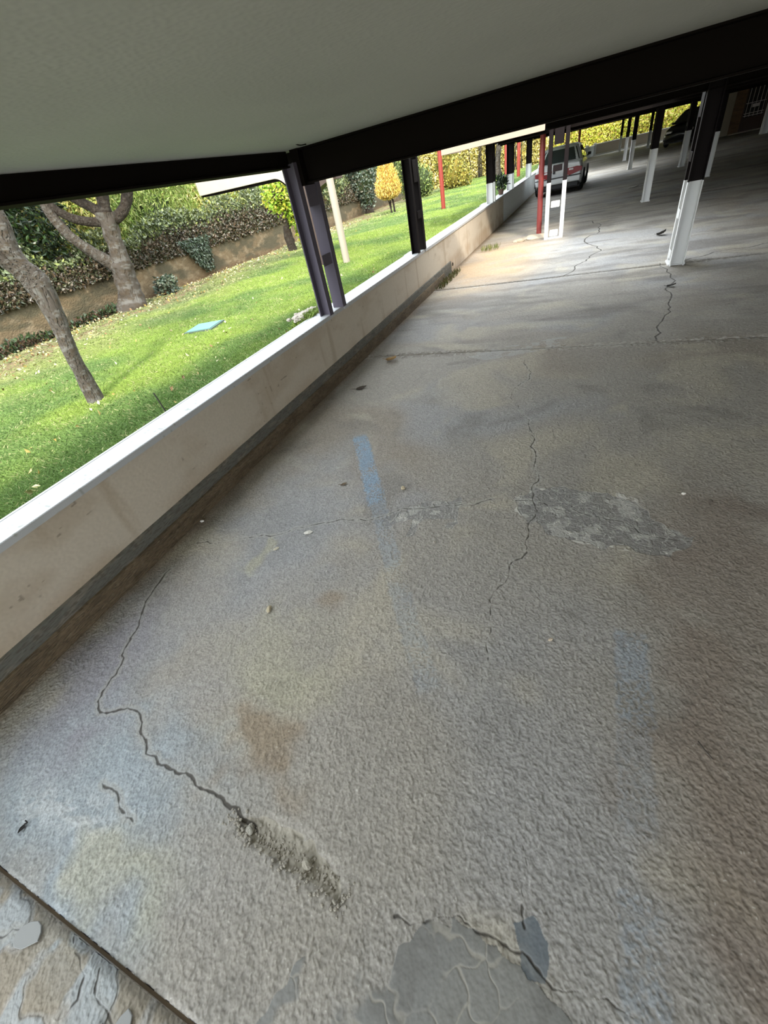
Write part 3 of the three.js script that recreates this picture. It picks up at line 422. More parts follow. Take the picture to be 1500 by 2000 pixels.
const barkTex = paint(256, 512, (u, v, o) => { const n = fbm(u * 14, v * 26, 4), s = fbm(u * 26, v * 12, 3), p = fbm(u * 9 + 4, v * 18, 3); o[0] = 0.066; o[1] = 0.055; o[2] = 0.042; mixc(o, 0.125, 0.118, 0.102, smooth(0.5, 0.75, p)); mixc(o, 0.055, 0.036, 0.016, smooth(0.52, 0.75, n) * 0.7); mixc(o, 0.06, 0.045, 0.03, smooth(0.58, 0.72, s) * 0.7); o[3] = 1 - smooth(0.45, 0.75, s) * 0.7 + n * 0.2; });
const bark = new THREE.MeshStandardMaterial({ ...barkTex, bumpScale: 0.02, roughness: 0.9 });
const darkBark = new THREE.MeshStandardMaterial({ ...barkTex, color: lin(0.45, 0.4, 0.36), bumpScale: 0.02, roughness: 0.95 });
const twigMat = flat(0.055, 0.042, 0.022, 1), twigGreen = flat(0.035, 0.05, 0.015, 1), twigGold = flat(0.22, 0.17, 0.03, 1);
const shell = (cx, cy, cz, rx, ry, rz, lo = 0.7) => (r) => { const a = r() * 6.283, b = Math.acos(2 * r() - 1), k = lo + (1.08 - lo) * r(); return [cx + rx * k * Math.sin(b) * Math.cos(a), cy + ry * k * Math.cos(b), cz + rz * k * Math.sin(b) * Math.sin(a)]; };

{ // nearest tree: a leaning trunk that forks at a knot
  const t = thing('garden_tree', 'slim grey trunk leaning left in the foreground of the lawn, forked at a knot', 'tree', -4.85, LY - 0.03, -2.72), o = ([x, y, z]) => [x + 4.85, y - LY + 0.03, z + 2.72];
  mesh('trunk', limb([[-4.85, 0.3, -2.72], [-4.84, 0.64, -2.75], [-4.82, 0.9, -2.77], [-4.80, 1.14, -2.81], [-4.79, 1.33, -2.84], [-4.785, 1.5, -2.86]].map(o), [0.088, 0.07, 0.07, 0.075, 0.085, 0.1], 3, 14), bark, t);
  mesh('branch', limb([[-4.79, 1.3, -2.83], [-4.80, 1.5, -2.81], [-4.82, 1.66, -2.78], [-4.85, 1.80, -2.71], [-4.87, 2.1, -2.66], [-4.85, 2.6, -2.64]].map(o), [0.07, 0.075, 0.06, 0.065, 0.07, 0.05], 9), bark, t);
  mesh('branch', limb([[-4.78, 1.36, -2.85], [-4.77, 1.55, -2.87], [-4.785, 1.68, -2.83], [-4.80, 1.82, -2.80], [-4.78, 2.0, -2.84], [-4.75, 2.5, -2.9]].map(o), [0.07, 0.08, 0.075, 0.08, 0.085, 0.06], 14), bark, t);
  mesh('knot', lump(0.075, 0.06, 0.06, 0.06, 1.28, -0.17, 4), bark, t);
  leaves(t, 2600, leafGeo(0.035, 0.075), [[0.03, 0.06, 0.015], [0.05, 0.09, 0.02]], shell(0, 2.9, 0.1, 1.3, 0.55, 1.3, 0.2), 71, { mat: glossLeaf });
}
{ // forked tree against the retaining wall
  const X = -10.24, Z = -7.93, t = thing('garden_tree', 'big forked tree with spreading limbs standing against the retaining wall', 'tree', X, LY - 0.05, Z), o = ([x, y, z]) => [x - X, y - LY + 0.05, z - Z];
  mesh('trunk', limb([[-10.26, 0.28, -7.9], [-10.2, 0.6, -7.98], [-10.15, 1.0, -8.04], [-10.11, 1.3, -8.1]].map(o), [0.37, 0.28, 0.25, 0.24], 21, 16), bark, t);
  mesh('limb', limb([[-10.12, 1.15, -8.08], [-10.07, 1.6, -8.15], [-10.03, 1.95, -8.2], [-10.0, 2.25, -8.24]].map(o), [0.19, 0.18, 0.19, 0.21], 23, 14), bark, t);
  mesh('limb', limb([[-10.18, 1.1, -8.0], [-10.22, 1.32, -7.95], [-10.35, 1.56, -7.79], [-10.47, 1.80, -7.64], [-10.56, 2.06, -7.52], [-10.62, 2.36, -7.45], [-10.63, 2.8, -7.42]].map(o), [0.15, 0.145, 0.125, 0.115, 0.105, 0.1, 0.085], 27), bark, t);
  mesh('limb', limb([[-10.01, 2.08, -8.21], [-10.2, 2.14, -7.99], [-10.36, 2.23, -7.78], [-10.5, 2.4, -7.6], [-10.62, 2.68, -7.45], [-10.7, 3.0, -7.3]].map(o), [0.11, 0.095, 0.085, 0.08, 0.075, 0.06], 33), darkBark, t);
  mesh('limb', limb([[-10.0, 2.2, -8.23], [-10.12, 2.38, -8.09], [-10.25, 2.56, -7.93], [-10.38, 2.74, -7.75], [-10.5, 3.0, -7.6]].map(o), [0.12, 0.1, 0.09, 0.08, 0.06], 37), darkBark, t);
  mesh('limb', limb([[-10.0, 2.1, -8.24], [-9.85, 2.14, -8.42], [-9.72, 2.28, -8.6], [-9.62, 2.5, -8.74], [-9.5, 2.85, -8.9]].map(o), [0.13, 0.115, 0.11, 0.115, 0.11], 41), darkBark, t);
  mesh('limb', limb([[-10.0, 2.2, -8.23], [-9.93, 2.5, -8.32], [-9.83, 2.9, -8.46]].map(o), [0.15, 0.12, 0.1], 43), darkBark, t);
  leaves(t, 6500, leafGeo(0.06, 0.13), [[0.015, 0.035, 0.012], [0.03, 0.06, 0.015], [0.02, 0.03, 0.012]], (r) => [lerp(-1.7, -0.62, r()), lerp(1.15, 3.2, Math.pow(r(), 0.7)), lerp(-0.2, 3.1, r())], 73, { mat: glossLeaf });
  leaves(t, 3500, leafGeo(0.06, 0.13), [[0.015, 0.03, 0.012], [0.03, 0.05, 0.015]], shell(0.2, 3.0, -0.5, 1.2, 0.6, 1.4, 0.2), 75, { mat: glossLeaf });
}
{ // ivy hedge on the retaining wall
  const t = thing('ivy_hedge', 'dark ivy hedge with brown stems running along the top of the retaining wall', 'hedge');
  const core = []; for (let z = 2; z > -27; z -= 1.1) core.push(lump(0.26, 0.3, 0.7, wallX(z) - 0.62, 1.38, z, z, 0.3)); mesh('stems', core.map((g) => g.toNonIndexed()), twigMat, t);
  const top = (z) => z > -9 ? 1.75 : lerp(1.75, 2.05, smooth(-9, -13, z));
  leaves(t, 52000, leafGeo(0.06, 0.085), [[0.05, 0.06, 0.03], [0.10, 0.07, 0.04], [0.13, 0.09, 0.055], [0.04, 0.03, 0.016], [0.17, 0.15, 0.11], [0.06, 0.06, 0.025]], (r) => { const z = lerp(1, -26, Math.pow(r(), 1.1)), k = r() * 0.72, h = top(z) + 0.25 * (noise(z * 1.7, 8) - 0.5); return [wallX(z) + 0.05 - 0.35 * k - 0.3 * r() * k, lerp(1.08, h, Math.pow(k, 0.9)), z]; }, 81, { mat: glossLeaf });
  leaves(t, 17000, leafGeo(0.055, 0.09), [[0.10, 0.13, 0.05], [0.16, 0.20, 0.10], [0.22, 0.25, 0.15], [0.07, 0.09, 0.035], [0.26, 0.30, 0.09]], (r) => { const z = lerp(1, -26, Math.pow(r(), 1.1)), k = 0.5 + 0.6 * r(), h = top(z) + 0.45 * (noise(z * 1.7, 8) - 0.5); return [wallX(z) - 0.15 - 0.3 * k * r(), lerp(1.08, h, k), z]; }, 82, { up: 0.2, mat: glossLeaf });
}
{ const t = thing('ivy', 'ivy curtain hanging down the face of the retaining wall right of the forked tree', 'ivy');
  const st = []; for (let k = 0; k < 16; k++) { const z = -10.9 - k * 0.065, y1 = 0.5 + Math.abs(k - 11) * 0.07; st.push(limb([[wallX(z) - 0.05, 1.35, z], [wallX(z) + 0.1, 1.1, z - 0.03], [wallX(z) + 0.09, (1.1 + y1) / 2, z - 0.12], [wallX(z) + 0.07, y1, z - 0.25]], [0.01, 0.008, 0.006], k, 5).toNonIndexed()); } mesh('stems', st, twigMat, t);
  leaves(t, 1500, leafGeo(0.05, 0.075), [[0.05, 0.08, 0.045], [0.10, 0.14, 0.09], [0.16, 0.19, 0.14], [0.03, 0.045, 0.02]], (r) => { const k = r(), y = lerp(1.4, 0.45 + 0.35 * r(), k), z = lerp(lerp(-10.7, -12.1, r()), -11.75, 0.75 * k); return [wallX(z) + 0.06 + 0.12 * r(), y, z]; }, 83, { up: -0.5, mat: glossLeaf }); }
{ const t = thing('ivy_clump', 'low dark ivy clump on the ground at the foot of the retaining wall', 'ivy', -10.35, LY, -9.3); mesh('stems', lump(0.16, 0.2, 0.22, 0, 0.14, 0, 3), twigMat, t); leaves(t, 480, leafGeo(0.07, 0.1), [[0.04, 0.065, 0.04], [0.09, 0.12, 0.08], [0.14, 0.16, 0.11]], shell(0, 0.18, 0, 0.24, 0.26, 0.34, 0.5), 85, { mat: glossLeaf }); }
{ const t = thing('groundcover', 'low dark green plants along the foot of the wall left of the forked tree', 'plant'); leaves(t, 1500, leafGeo(0.05, 0.08), [[0.02, 0.04, 0.012], [0.04, 0.07, 0.02], [0.07, 0.04, 0.02]], (r) => { const z = lerp(-3.5, -7.7, r()), a = 0.5 + noise(z * 2.2, 9); return [wallX(z) + 0.1 + 0.22 * r(), LY + 0.16 * r() * a, z]; }, 87, { up: 0.3 }); }
{ // bamboo-like yellow-green hedge behind
  const t = thing('tall_hedge', 'tall sunlit yellow-green bamboo-like hedge behind the ivy', 'hedge');
  const core = []; for (let z = 3; z > -16; z -= 1.3) core.push(lump(0.55, 1.5, 0.95, wallX(z) - 2.3, 2.2, z, z + 3, 0.25).toNonIndexed()); mesh('stems', core, twigGold, t);
  leaves(t, 42000, leafGeo(0.045, 0.15), [[0.58, 0.56, 0.16], [0.40, 0.48, 0.10], [0.72, 0.62, 0.26], [0.20, 0.31, 0.05]], (r) => { const z = lerp(3, -17, r()); return [wallX(z) - 1.2 - 0.8 * r(), lerp(1.1, 3.9, r()), z]; }, 91, { up: 0.3 });
  const canes = []; const r = rngOf(8); for (let i = 0; i < 7; i++) { const z = -9 - r() * 6, x = wallX(z) - 1.0 - 0.3 * r(); canes.push(limb([[x, 1.1, z], [x + 0.1, 2.2, z + 0.1], [x + 0.25 * r(), 3.3, z + 0.3]], [0.008, 0.005], i, 5, 0).toNonIndexed()); } mesh('canes', canes, flat(0.6, 0.6, 0.35), t, 'pale canes');
}
{ const t = thing('feathery_shrub', 'feathery pale green shrub rising above the ivy just right of the forked tree', 'shrub', -11.6, 1.1, -11.2); mesh('branches', lump(0.3, 0.7, 0.8, -0.15, 0.8, 0, 5, 0.3), twigGreen, t);
  leaves(t, 7000, leafGeo(0.03, 0.15), [[0.20, 0.30, 0.05], [0.32, 0.40, 0.10], [0.44, 0.48, 0.18], [0.14, 0.22, 0.03]], (r) => [0.15 + 0.35 * (r() - 0.8), lerp(0.15, 2.1, r()), lerp(1.4, -1.6, r())], 92, { up: 0.45 }); }
{ // far backdrop of trees beyond the hedge
  const t = thing('tree_belt', 'dense belt of green and gold trees far behind the garden', 'trees');
  const core = []; for (let z = 0; z > -62; z -= 2.6) core.push(lump(1.2, 3.4, 1.9, -19 + 0.5 * Math.sin(z), 2.6, z, z + 9, 0.25).toNonIndexed()); mesh('branches', core, twigGreen, t);
  leaves(t, 22000, leafGeo(0.12, 0.2), [[0.06, 0.10, 0.03], [0.12, 0.17, 0.04], [0.28, 0.27, 0.06], [0.05, 0.07, 0.03]], (r) => { const z = lerp(2, -62, r()); return [-17.6 + 0.9 * r(), lerp(0.6, 5.6, r()), z]; }, 93);
}
function shrub(name, label, x, y, z, blobs, n, geo, cols, seed, { core = twigGreen, stems = [], mat, up = 0, lo = 0.72, ck = 0.8 } = {}) {
  const t = thing(name, label, 'shrub', x, y, z); mesh('branches', blobs.map((b, i) => lump(b[3] * ck, b[4] * ck, b[5] * ck, b[0], b[1], b[2], seed + i, 0.25).toNonIndexed()), core, t);
  if (stems.length) stems.forEach((s, i) => mesh('stem', limb(s[0], s[1], seed + i, 8), s[2] ?? darkBark, t));
  const vol = blobs.map((b) => b[3] * b[4] + b[4] * b[5] + b[3] * b[5]), tot = vol.reduce((a, b) => a + b), S = blobs.map((b) => shell(...b, lo));
  leaves(t, n, geo, cols, (r) => { let k = r() * tot, i = 0; while (k > vol[i] && i < S.length - 1) k -= vol[i++]; return S[i](r); }, seed, { mat, up }); return t;
}
const LIME = [[0.30, 0.46, 0.03], [0.42, 0.52, 0.05], [0.20, 0.36, 0.02], [0.55, 0.50, 0.06]];
shrub('lime_shrub', 'bright lime green bush on a dark stump left of the corner post', -9.2, LY, -14.0, [[0.1, 1.55, 0.05, 0.55, 0.5, 0.5], [0.35, 1.05, -0.1, 0.3, 0.45, 0.3], [0.3, 0.45, -0.35, 0.2, 0.4, 0.2]], 1900, leafGeo(0.07, 0.12), LIME, 101, { core: twigMat, ck: 0.55, lo: 0.5, stems: [[[[0.02, -0.05, 0], [0, 0.3, 0.02], [0.02, 0.75, 0.0]], [0.17, 0.15, 0.13]], [[[0.05, 0.6, 0], [0.2, 1.1, 0.1], [0.1, 1.6, 0]], [0.06, 0.04, 0.02]]] });
const GREYG = [[0.10, 0.14, 0.10], [0.18, 0.22, 0.17], [0.05, 0.075, 0.05], [0.13, 0.12, 0.08]];
shrub('ivy_tree', 'dark grey-green ivy-clad tree left of the yellow conifer', -11.4, LY, -25.7, [[0, 1.5, 0, 0.72, 0.95, 0.72], [0.1, 0.75, 0, 0.4, 0.6, 0.4], [-0.5, 2.3, 0.2, 0.8, 0.7, 0.8]], 3600, leafGeo(0.09, 0.12), GREYG, 103, { stems: [[[[0.1, -0.05, 0], [0.08, 0.5, 0], [0, 1.2, 0]], [0.26, 0.2, 0.14]]] });
shrub('green_shrub', 'loose green shrubs against the far retaining wall right of the cream pole', -12.3, 0.9, -23.2, [[0, 1.0, 0, 0.8, 0.9, 1.0], [0.2, 0.6, 1.4, 0.7, 0.9, 0.8]], 3000, leafGeo(0.07, 0.12), [[0.09, 0.13, 0.05], [0.17, 0.21, 0.08], [0.22, 0.22, 0.09]], 105);
{ const gold = [[0.66, 0.46, 0.09], [0.78, 0.60, 0.14], [0.55, 0.33, 0.06], [0.72, 0.60, 0.19]], b = []; for (let k = 0; k < 9; k++) { const y = 0.78 + k * 0.19, w = 0.56 * (1 - k / 9) * (k === 0 ? 0.8 : 1) + 0.06; b.push([0, y, 0, w, 0.24, w]); }
  shrub('golden_conifer', 'golden yellow cone-shaped conifer on the lawn with bare stems below', -8.4, LY, -21.5, b, 6500, leafGeo(0.025, 0.12), gold, 107, { core: flat(0.30, 0.16, 0.03, 1), up: 0.6, stems: [[[[0.08, -0.03, 0.05], [-0.02, 0.35, 0], [-0.1, 0.8, 0]], [0.035, 0.03, 0.02]], [[[0, -0.03, 0], [0.02, 0.4, 0], [0.03, 0.8, 0]], [0.03, 0.03, 0.02]], [[[0.14, -0.03, -0.04], [0.16, 0.4, 0], [0.1, 0.8, 0]], [0.05, 0.04, 0.03]]] }); }
shrub('green_shrub', 'rounded mid green shrub right of the second dark wall post', -9.4, LY, -29.5, [[0, 0.75, 0, 0.68, 0.78, 0.65], [-0.9, 1.3, -0.5, 0.7, 1.3, 0.7]], 3000, leafGeo(0.08, 0.13), [[0.14, 0.20, 0.05], [0.22, 0.27, 0.06], [0.10, 0.15, 0.04]], 109);
shrub('yellow_shrub', 'olive and yellow shrub right of the red pole on the lawn', -8.0, LY, -32.0, [[-0.2, 0.85, 0, 0.8, 0.95, 0.7], [0.5, 0.55, 0, 0.5, 0.6, 0.5], [-0.6, 1.5, 0, 0.7, 0.7, 0.6]], 3600, leafGeo(0.08, 0.14), [[0.36, 0.33, 0.05], [0.22, 0.24, 0.05], [0.55, 0.47, 0.09], [0.16, 0.15, 0.04]], 111, { core: twigGold });
const GOLD = [[0.78, 0.64, 0.20], [0.85, 0.74, 0.32], [0.66, 0.56, 0.13], [0.44, 0.40, 0.09], [0.88, 0.80, 0.48], [0.27, 0.26, 0.07]];
{ const t = thing('gold_hedge', 'wall of golden autumn foliage closing the far end of the lawn', 'hedge');
  const core = []; for (let x = -13; x < -4; x += 1.2) core.push(lump(1.0, 2.6, 0.6, x, 2.0, -42.6 - 0.2 * x, x + 2, 0.25).toNonIndexed()); mesh('branches', core, twigGold, t);
  leaves(t, 22000, leafGeo(0.09, 0.17), GOLD, (r) => { const x = lerp(-14, -3.4, r()); return [x, lerp(0.3, 4.2, r()), -41.2 - 0.2 * x - 1.2 * r() * r()]; }, 113, { up: 0.2 });
  const tw = [], r = rngOf(12); for (let i = 0; i < 14; i++) { const x = -9 + r() * 6.5, z = -41 - 0.2 * x + r() * 0.6; tw.push(limb([[x, 0.3, z], [x + 0.2 * (r() - 0.5), 1.4, z], [x + 0.9 * (r() - 0.5), 3, z]], [0.045, 0.03, 0.015], i, 6).toNonIndexed()); } mesh('twigs', tw, darkBark, t); }
{ const t = thing('garden_tree', 'grey tree trunk right of the third wall post before golden foliage', 'tree', -5.95, LY, -35.2); mesh('trunk', limb([[0, -0.05, 0], [-0.03, 0.8, 0], [0.05, 1.7, 0], [0, 3, 0]], [0.2, 0.15, 0.15, 0.12], 51), bark, t); leaves(t, 900, leafGeo(0.1, 0.16), [[0.10, 0.16, 0.05], [0.16, 0.24, 0.07]], shell(0, 2.9, 0, 1.1, 0.8, 1.1, 0.2), 52); }
{ const t = thing('garden_tree', 'dark twin trunk tree seen over the roof of the pale car', 'tree', -1.9, 0.3, -50.5); mesh('trunk', limb([[-0.2, 0, 0], [-0.35, 1.2, 0], [-0.7, 2.6, 0]], [0.2, 0.15, 0.1], 54), darkBark, t); mesh('branch', limb([[0.1, 0, 0], [0.25, 1.3, 0], [0.5, 2.7, 0]], [0.17, 0.13, 0.08], 55), darkBark, t); leaves(t, 1200, leafGeo(0.12, 0.2), [[0.05, 0.07, 0.02], [0.12, 0.16, 0.04]], shell(0, 2.6, 0, 1.5, 0.9, 0.9, 0.2), 56); }
{ const t = thing('end_hedge', 'bright yellow-green hedge behind the cream wall at the far end', 'hedge');
  const core = []; for (let x = -4; x < 11; x += 1.3) core.push(lump(1.1, 1.6, 0.6, x, 1.0, -50.9, x + 4, 0.2).toNonIndexed()); mesh('branches', core, twigGold, t);
  leaves(t, 16000, leafGeo(0.09, 0.17), [[0.60, 0.66, 0.07], [0.82, 0.78, 0.12], [0.42, 0.54, 0.05], [0.86, 0.78, 0.28], [0.62, 0.42, 0.10]], (r) => [lerp(-4, 11, r()), lerp(0.3, 3.2, r()), -49.6 - 1.1 * r() * r()], 117, { up: 0.4 }); }
{ const t = thing('pot_plant', 'small dark green plant on the coping before the fourth wall post', 'plant', -2.6, cap, -15.8); mesh('pot', new THREE.LatheGeometry([[0.0, 0], [0.06, 0], [0.085, 0.12], [0.092, 0.12], [0.092, 0.135], [0.08, 0.135], [0.075, 0.11], [0, 0.11]].map(([a, b]) => new THREE.Vector2(a, b)), 18), flat(0.12, 0.07, 0.05), t); leaves(t, 240, leafGeo(0.05, 0.13), [[0.015, 0.03, 0.012], [0.03, 0.05, 0.02]], shell(0, 0.27, 0, 0.2, 0.18, 0.2, 0.2), 121, { up: 0.4, mat: glossLeaf }); }
{ const t = thing('weed', 'tuft of weeds growing from the floor near the garden wall before the red pole', 'weed', -2.05, 0, -11.0); leaves(t, 90, leafGeo(0.014, 0.12), [[0.10, 0.13, 0.03], [0.18, 0.18, 0.05]], (r) => [(r() - 0.5) * 0.36, 0.01, (r() - 0.5) * 0.3], 123, { up: 1.1 }); }
{ const t = thing('weed', 'moss and weeds in the corner where the kerb of the garden wall ends', 'weed', -2.36, 0, -8.5); leaves(t, 200, leafGeo(0.02, 0.08), [[0.10, 0.12, 0.03], [0.2, 0.16, 0.07]], (r) => [(r() - 0.5) * 0.14, 0.0, (r() - 0.5) * 1.3], 125, { up: 1.0 }); }
{ const t = thing('fallen_leaves', 'scattered yellowed leaves fallen on the grass', 'leaves'); t.userData.kind = 'stuff'; leaves(t, 2600, leafGeo(0.035, 0.055), [[0.55, 0.50, 0.25], [0.45, 0.33, 0.10], [0.6, 0.58, 0.36], [0.22, 0.12, 0.05]], (r) => { const z = lerp(0, -22, Math.pow(r(), 1.2)), x = r() < 0.65 ? wallX(z) + 0.3 + 3.2 * r() * r() : lerp(-2.9, wallX(z) + 0.4, r()); return [x, lawnH(x, z) + 0.045, z]; }, 127); }

// manhole cover, rubble, cement heap
{ const t = thing('stake', 'short dark stake stuck in the grass next to the coping', 'stake', -3.15, LY, -2.25); mesh('shaft', cyl(0.008, 0.006, 0.34, 0, 0, 0, 8).rotateZ(0.12), flat(0.05, 0.05, 0.035), t); }
{ const t = thing('manhole_cover', 'flat turquoise green utility cover lying in the lawn', 'cover', -5.6, LY + 0.01, -5.4, 0.25); mesh('lid', box(0.42, 0.03, 0.42, 0, 0.03, 0, 0.008), flat(0.10, 0.29, 0.25, 0.5), t); mesh('frame', [box(0.5, 0.03, 0.03, 0, 0.02, 0.23), box(0.5, 0.03, 0.03, 0, 0.02, -0.23), box(0.03, 0.03, 0.44, 0.23, 0.02, 0), box(0.03, 0.03, 0.44, -0.23, 0.02, 0)], flat(0.08, 0.12, 0.1), t); }
function stone(rx, ry, rz, seed) { return lump(rx, ry, rz, 0, ry * 0.6, 0, seed, 0.35); }
const rubbleMat = flat(0.42, 0.37, 0.31, 0.95);
{ const r = rngOf(19); const t = thing('rubble_heap', 'heap of pale broken mortar and gravel beside the foot of the corner post', 'rubble', -2.87, lawnH(-2.87, -4.3) + 0.02, -4.3); const gs = []; for (let i = 0; i < 90; i++) { const s = 0.006 + r() * 0.014; gs.push(stone(s * 1.4, s, s * 1.2, i).translate((r() + r() - 1) * 0.13, 0.01, (r() + r() - 1) * 0.28).toNonIndexed()); } const m = mesh('gravel', gs, rubbleMat, t); m.userData.kind = 'stuff'; mesh('mortar_lump', lump(0.13, 0.045, 0.27, 0, 0.0, 0, 44, 0.3), rubbleMat, t); }
{ const t = thing('cement_heap', 'low rough heap of cement round the foot of the red floor pole', 'cement', -1.15, 0, -11.9); mesh('heap', lump(0.3, 0.06, 0.24, 0, 0.0, 0, 61, 0.35), flat(0.5, 0.42, 0.31, 0.95), t); mesh('lump', lump(0.12, 0.05, 0.1, -0.36, 0.01, 0.25, 62, 0.35), flat(0.42, 0.34, 0.25, 0.95), t); }

// ---------------------------------------------------------------- litter on the floor
function dryLeaf(label, x, z, s, turn, col, curl = 0.5) {
  const t = thing('dry_leaf', label, 'leaf', x, 0.003, z, turn), p = [], idx = [], n = 8; for (let i = 0; i <= n; i++) for (let j = -2; j <= 2; j++) { const u = i / n, w = Math.sin(Math.PI * Math.pow(u, 0.8)) * 0.34 * s * (1 + 0.25 * Math.sin(u * 25)); p.push(j / 2 * w, s * curl * (0.12 * j * j / 4 + 0.25 * u * u) + 0.012 * s * Math.sin(i * 3 + j * 2), (u - 0.5) * s); }
  for (let i = 0; i < n; i++) for (let j = 0; j < 4; j++) { const a = i * 5 + j; idx.push(a, a + 1, a + 5, a + 1, a + 6, a + 5); }
  const g = new THREE.BufferGeometry(); g.setAttribute('position', new THREE.Float32BufferAttribute(p, 3)); g.setIndex(idx); g.computeVertexNormals(); const m = flat(...col, 0.8); m.side = THREE.DoubleSide; mesh('blade', g, m, t); mesh('stalk', limb([[0, 0.004, -s * 0.48], [0.01, 0.006, -s * 0.65], [0.03 * s, 0.012, -s * 0.85]], [0.0035, 0.002], 3, 5, 0), m, t); return t;
}
dryLeaf('curled tan dry leaf on the floor joint near the garden wall', -2.04, -4.55, 0.17, 1.2, [0.42, 0.27, 0.12], 1.2);
dryLeaf('dark shrivelled leaf on the floor below the tan leaf near the kerb', -2.11, -3.79, 0.12, 2.0, [0.05, 0.035, 0.02]);
dryLeaf('thin brown leaf on the floor left of the blue line', -1.5, -2.11, 0.05, 2.2, [0.13, 0.09, 0.05]);
dryLeaf('dark leaf on the floor left of the nearest floor post', 1.16, -10.04, 0.2, 0.6, [0.03, 0.025, 0.02], 1.4);
dryLeaf('black curled leaf on the crack below the nearest floor post', 0.99, -6.63, 0.1, 1.1, [0.03, 0.025, 0.02], 1.2);
dryLeaf('tiny black scrap on the bluish floor at lower left', -1.81, 0.22, 0.03, 0.3, [0.02, 0.018, 0.015], 1);
dryLeaf('pale litter scrap on the floor in front of the lone mid lane post', 1.1, -18.6, 0.28, 1.4, [0.6, 0.58, 0.5], 0.6);
function pebble(label, x, z, rx, ry, rz, turn, col, seed, y = 0) { const m = mesh('pebble', stone(rx, ry, rz, seed), flat(...col, 0.9), scene); m.position.set(x, y + 0.001, z); m.rotation.y = turn; return tag(m, label, 'pebble'); }
pebble('elongated pale pebble on the floor above the rust stain', -1.41, -0.96, 0.011, 0.01, 0.022, 0.3, [0.55, 0.47, 0.32], 1);
pebble('round buff pebble on the floor right of the blue line', -1.03, -2.12, 0.014, 0.013, 0.014, 0, [0.5, 0.42, 0.28], 2);
pebble('little grey pebble below the left worn patch', -0.66, -1.64, 0.007, 0.006, 0.011, 0.5, [0.4, 0.36, 0.3], 3);
pebble('white chip lying at the foot of the kerb', -2.42, -1.53, 0.014, 0.008, 0.01, 0.2, [0.75, 0.72, 0.66], 4);
pebble('flat white chip on the thin crack left of the blue line', -1.51, -1.57, 0.03, 0.008, 0.014, 0.5, [0.66, 0.63, 0.56], 5);
pebble('small flat buff chip above the ochre spot', -1.65, -1.39, 0.018, 0.006, 0.009, 0.9, [0.55, 0.5, 0.38], 6);
pebble('oval stone stuck in the broken hole at lower left', -0.905, -0.095, 0.014, 0.012, 0.018, 0.4, [0.33, 0.31, 0.26], 7, -0.014);
pebble('round stone exposed in the gravelly trench right of the hole', -0.655, -0.085, 0.016, 0.014, 0.018, 0.9, [0.34, 0.31, 0.25], 8, -0.014);
pebble('white chip right of the big worn patch', 0.64, -2.29, 0.012, 0.007, 0.008, 0.3, [0.66, 0.62, 0.54], 9);
pebble('dark pebble at the right edge beside the worn patch', 0.76, -2.24, 0.009, 0.006, 0.012, 0.3, [0.12, 0.1, 0.08], 10);
pebble('small pale chip under the big worn patch', 0.02, -1.14, 0.012, 0.005, 0.006, 0.7, [0.6, 0.5, 0.38], 11);
{ const m = mesh('twig', limb([[-0.03, 0.004, 0], [0, 0.007, 0.004], [0.03, 0.004, 0.002]], [0.0025, 0.0015], 4, 6), flat(0.05, 0.04, 0.03), scene); m.position.set(0.54, 0.002, -0.83); m.rotation.y = -0.9; tag(m, 'short dark twig on the floor at lower right', 'twig'); }
{ const r = rngOf(23), gs = []; for (let i = 0; i < 260; i++) { const s = 0.002 + r() * 0.004, u = r(), x = lerp(-1.02, -0.48, u), z = -0.10 + 0.05 * u + (r() + r() - 1) * 0.05; gs.push(new THREE.IcosahedronGeometry(s, 0).scale(1.2, 0.8, 1).rotateY(r() * 6).translate(x, relief(x, z) + 0.001, z)); } const m = mesh('gravel', gs, flat(0.35, 0.32, 0.265, 0.95), scene); m.userData = { kind: 'stuff', label: 'loose gravel in the broken trench of the floor at lower left', category: 'gravel' }; }
{ // loose flakes of broken concrete at lower left
  const r = rngOf(29); [[-1.46, 0.40, 0.05, 0.035, 'big leaf-shaped concrete flake below the joint at lower left'], [-0.98, 0.42, 0.045, 0.02, 'slanting concrete flake right of the joint end'], [-1.02, 0.47, 0.05, 0.03, 'broad concrete flake under the slanting one'], [-0.93, 0.48, 0.04, 0.022, 'narrow concrete flake at the bottom edge']].forEach(([x, z, a, b, label], i) => {
    const s = new THREE.Shape(); for (let k = 0; k < 11; k++) { const t = k / 11 * 6.283, q = 0.8 + 0.35 * r(); k ? s.lineTo(Math.cos(t) * a * q, Math.sin(t) * b * q) : s.moveTo(Math.cos(t) * a * q, Math.sin(t) * b * q); } s.closePath();
    const m = mesh('concrete_flake', new THREE.ExtrudeGeometry(s, { depth: 0.004, bevelEnabled: true, bevelSize: 0.0015, bevelThickness: 0.001, bevelSegments: 1 }).rotateX(-Math.PI / 2 + 0.04), flat(0.34, 0.345, 0.335, 0.9), scene); m.position.set(x, relief(x, z) + 0.003, z); m.rotation.y = 0.5 + i; tag(m, label, 'flake'); }); }

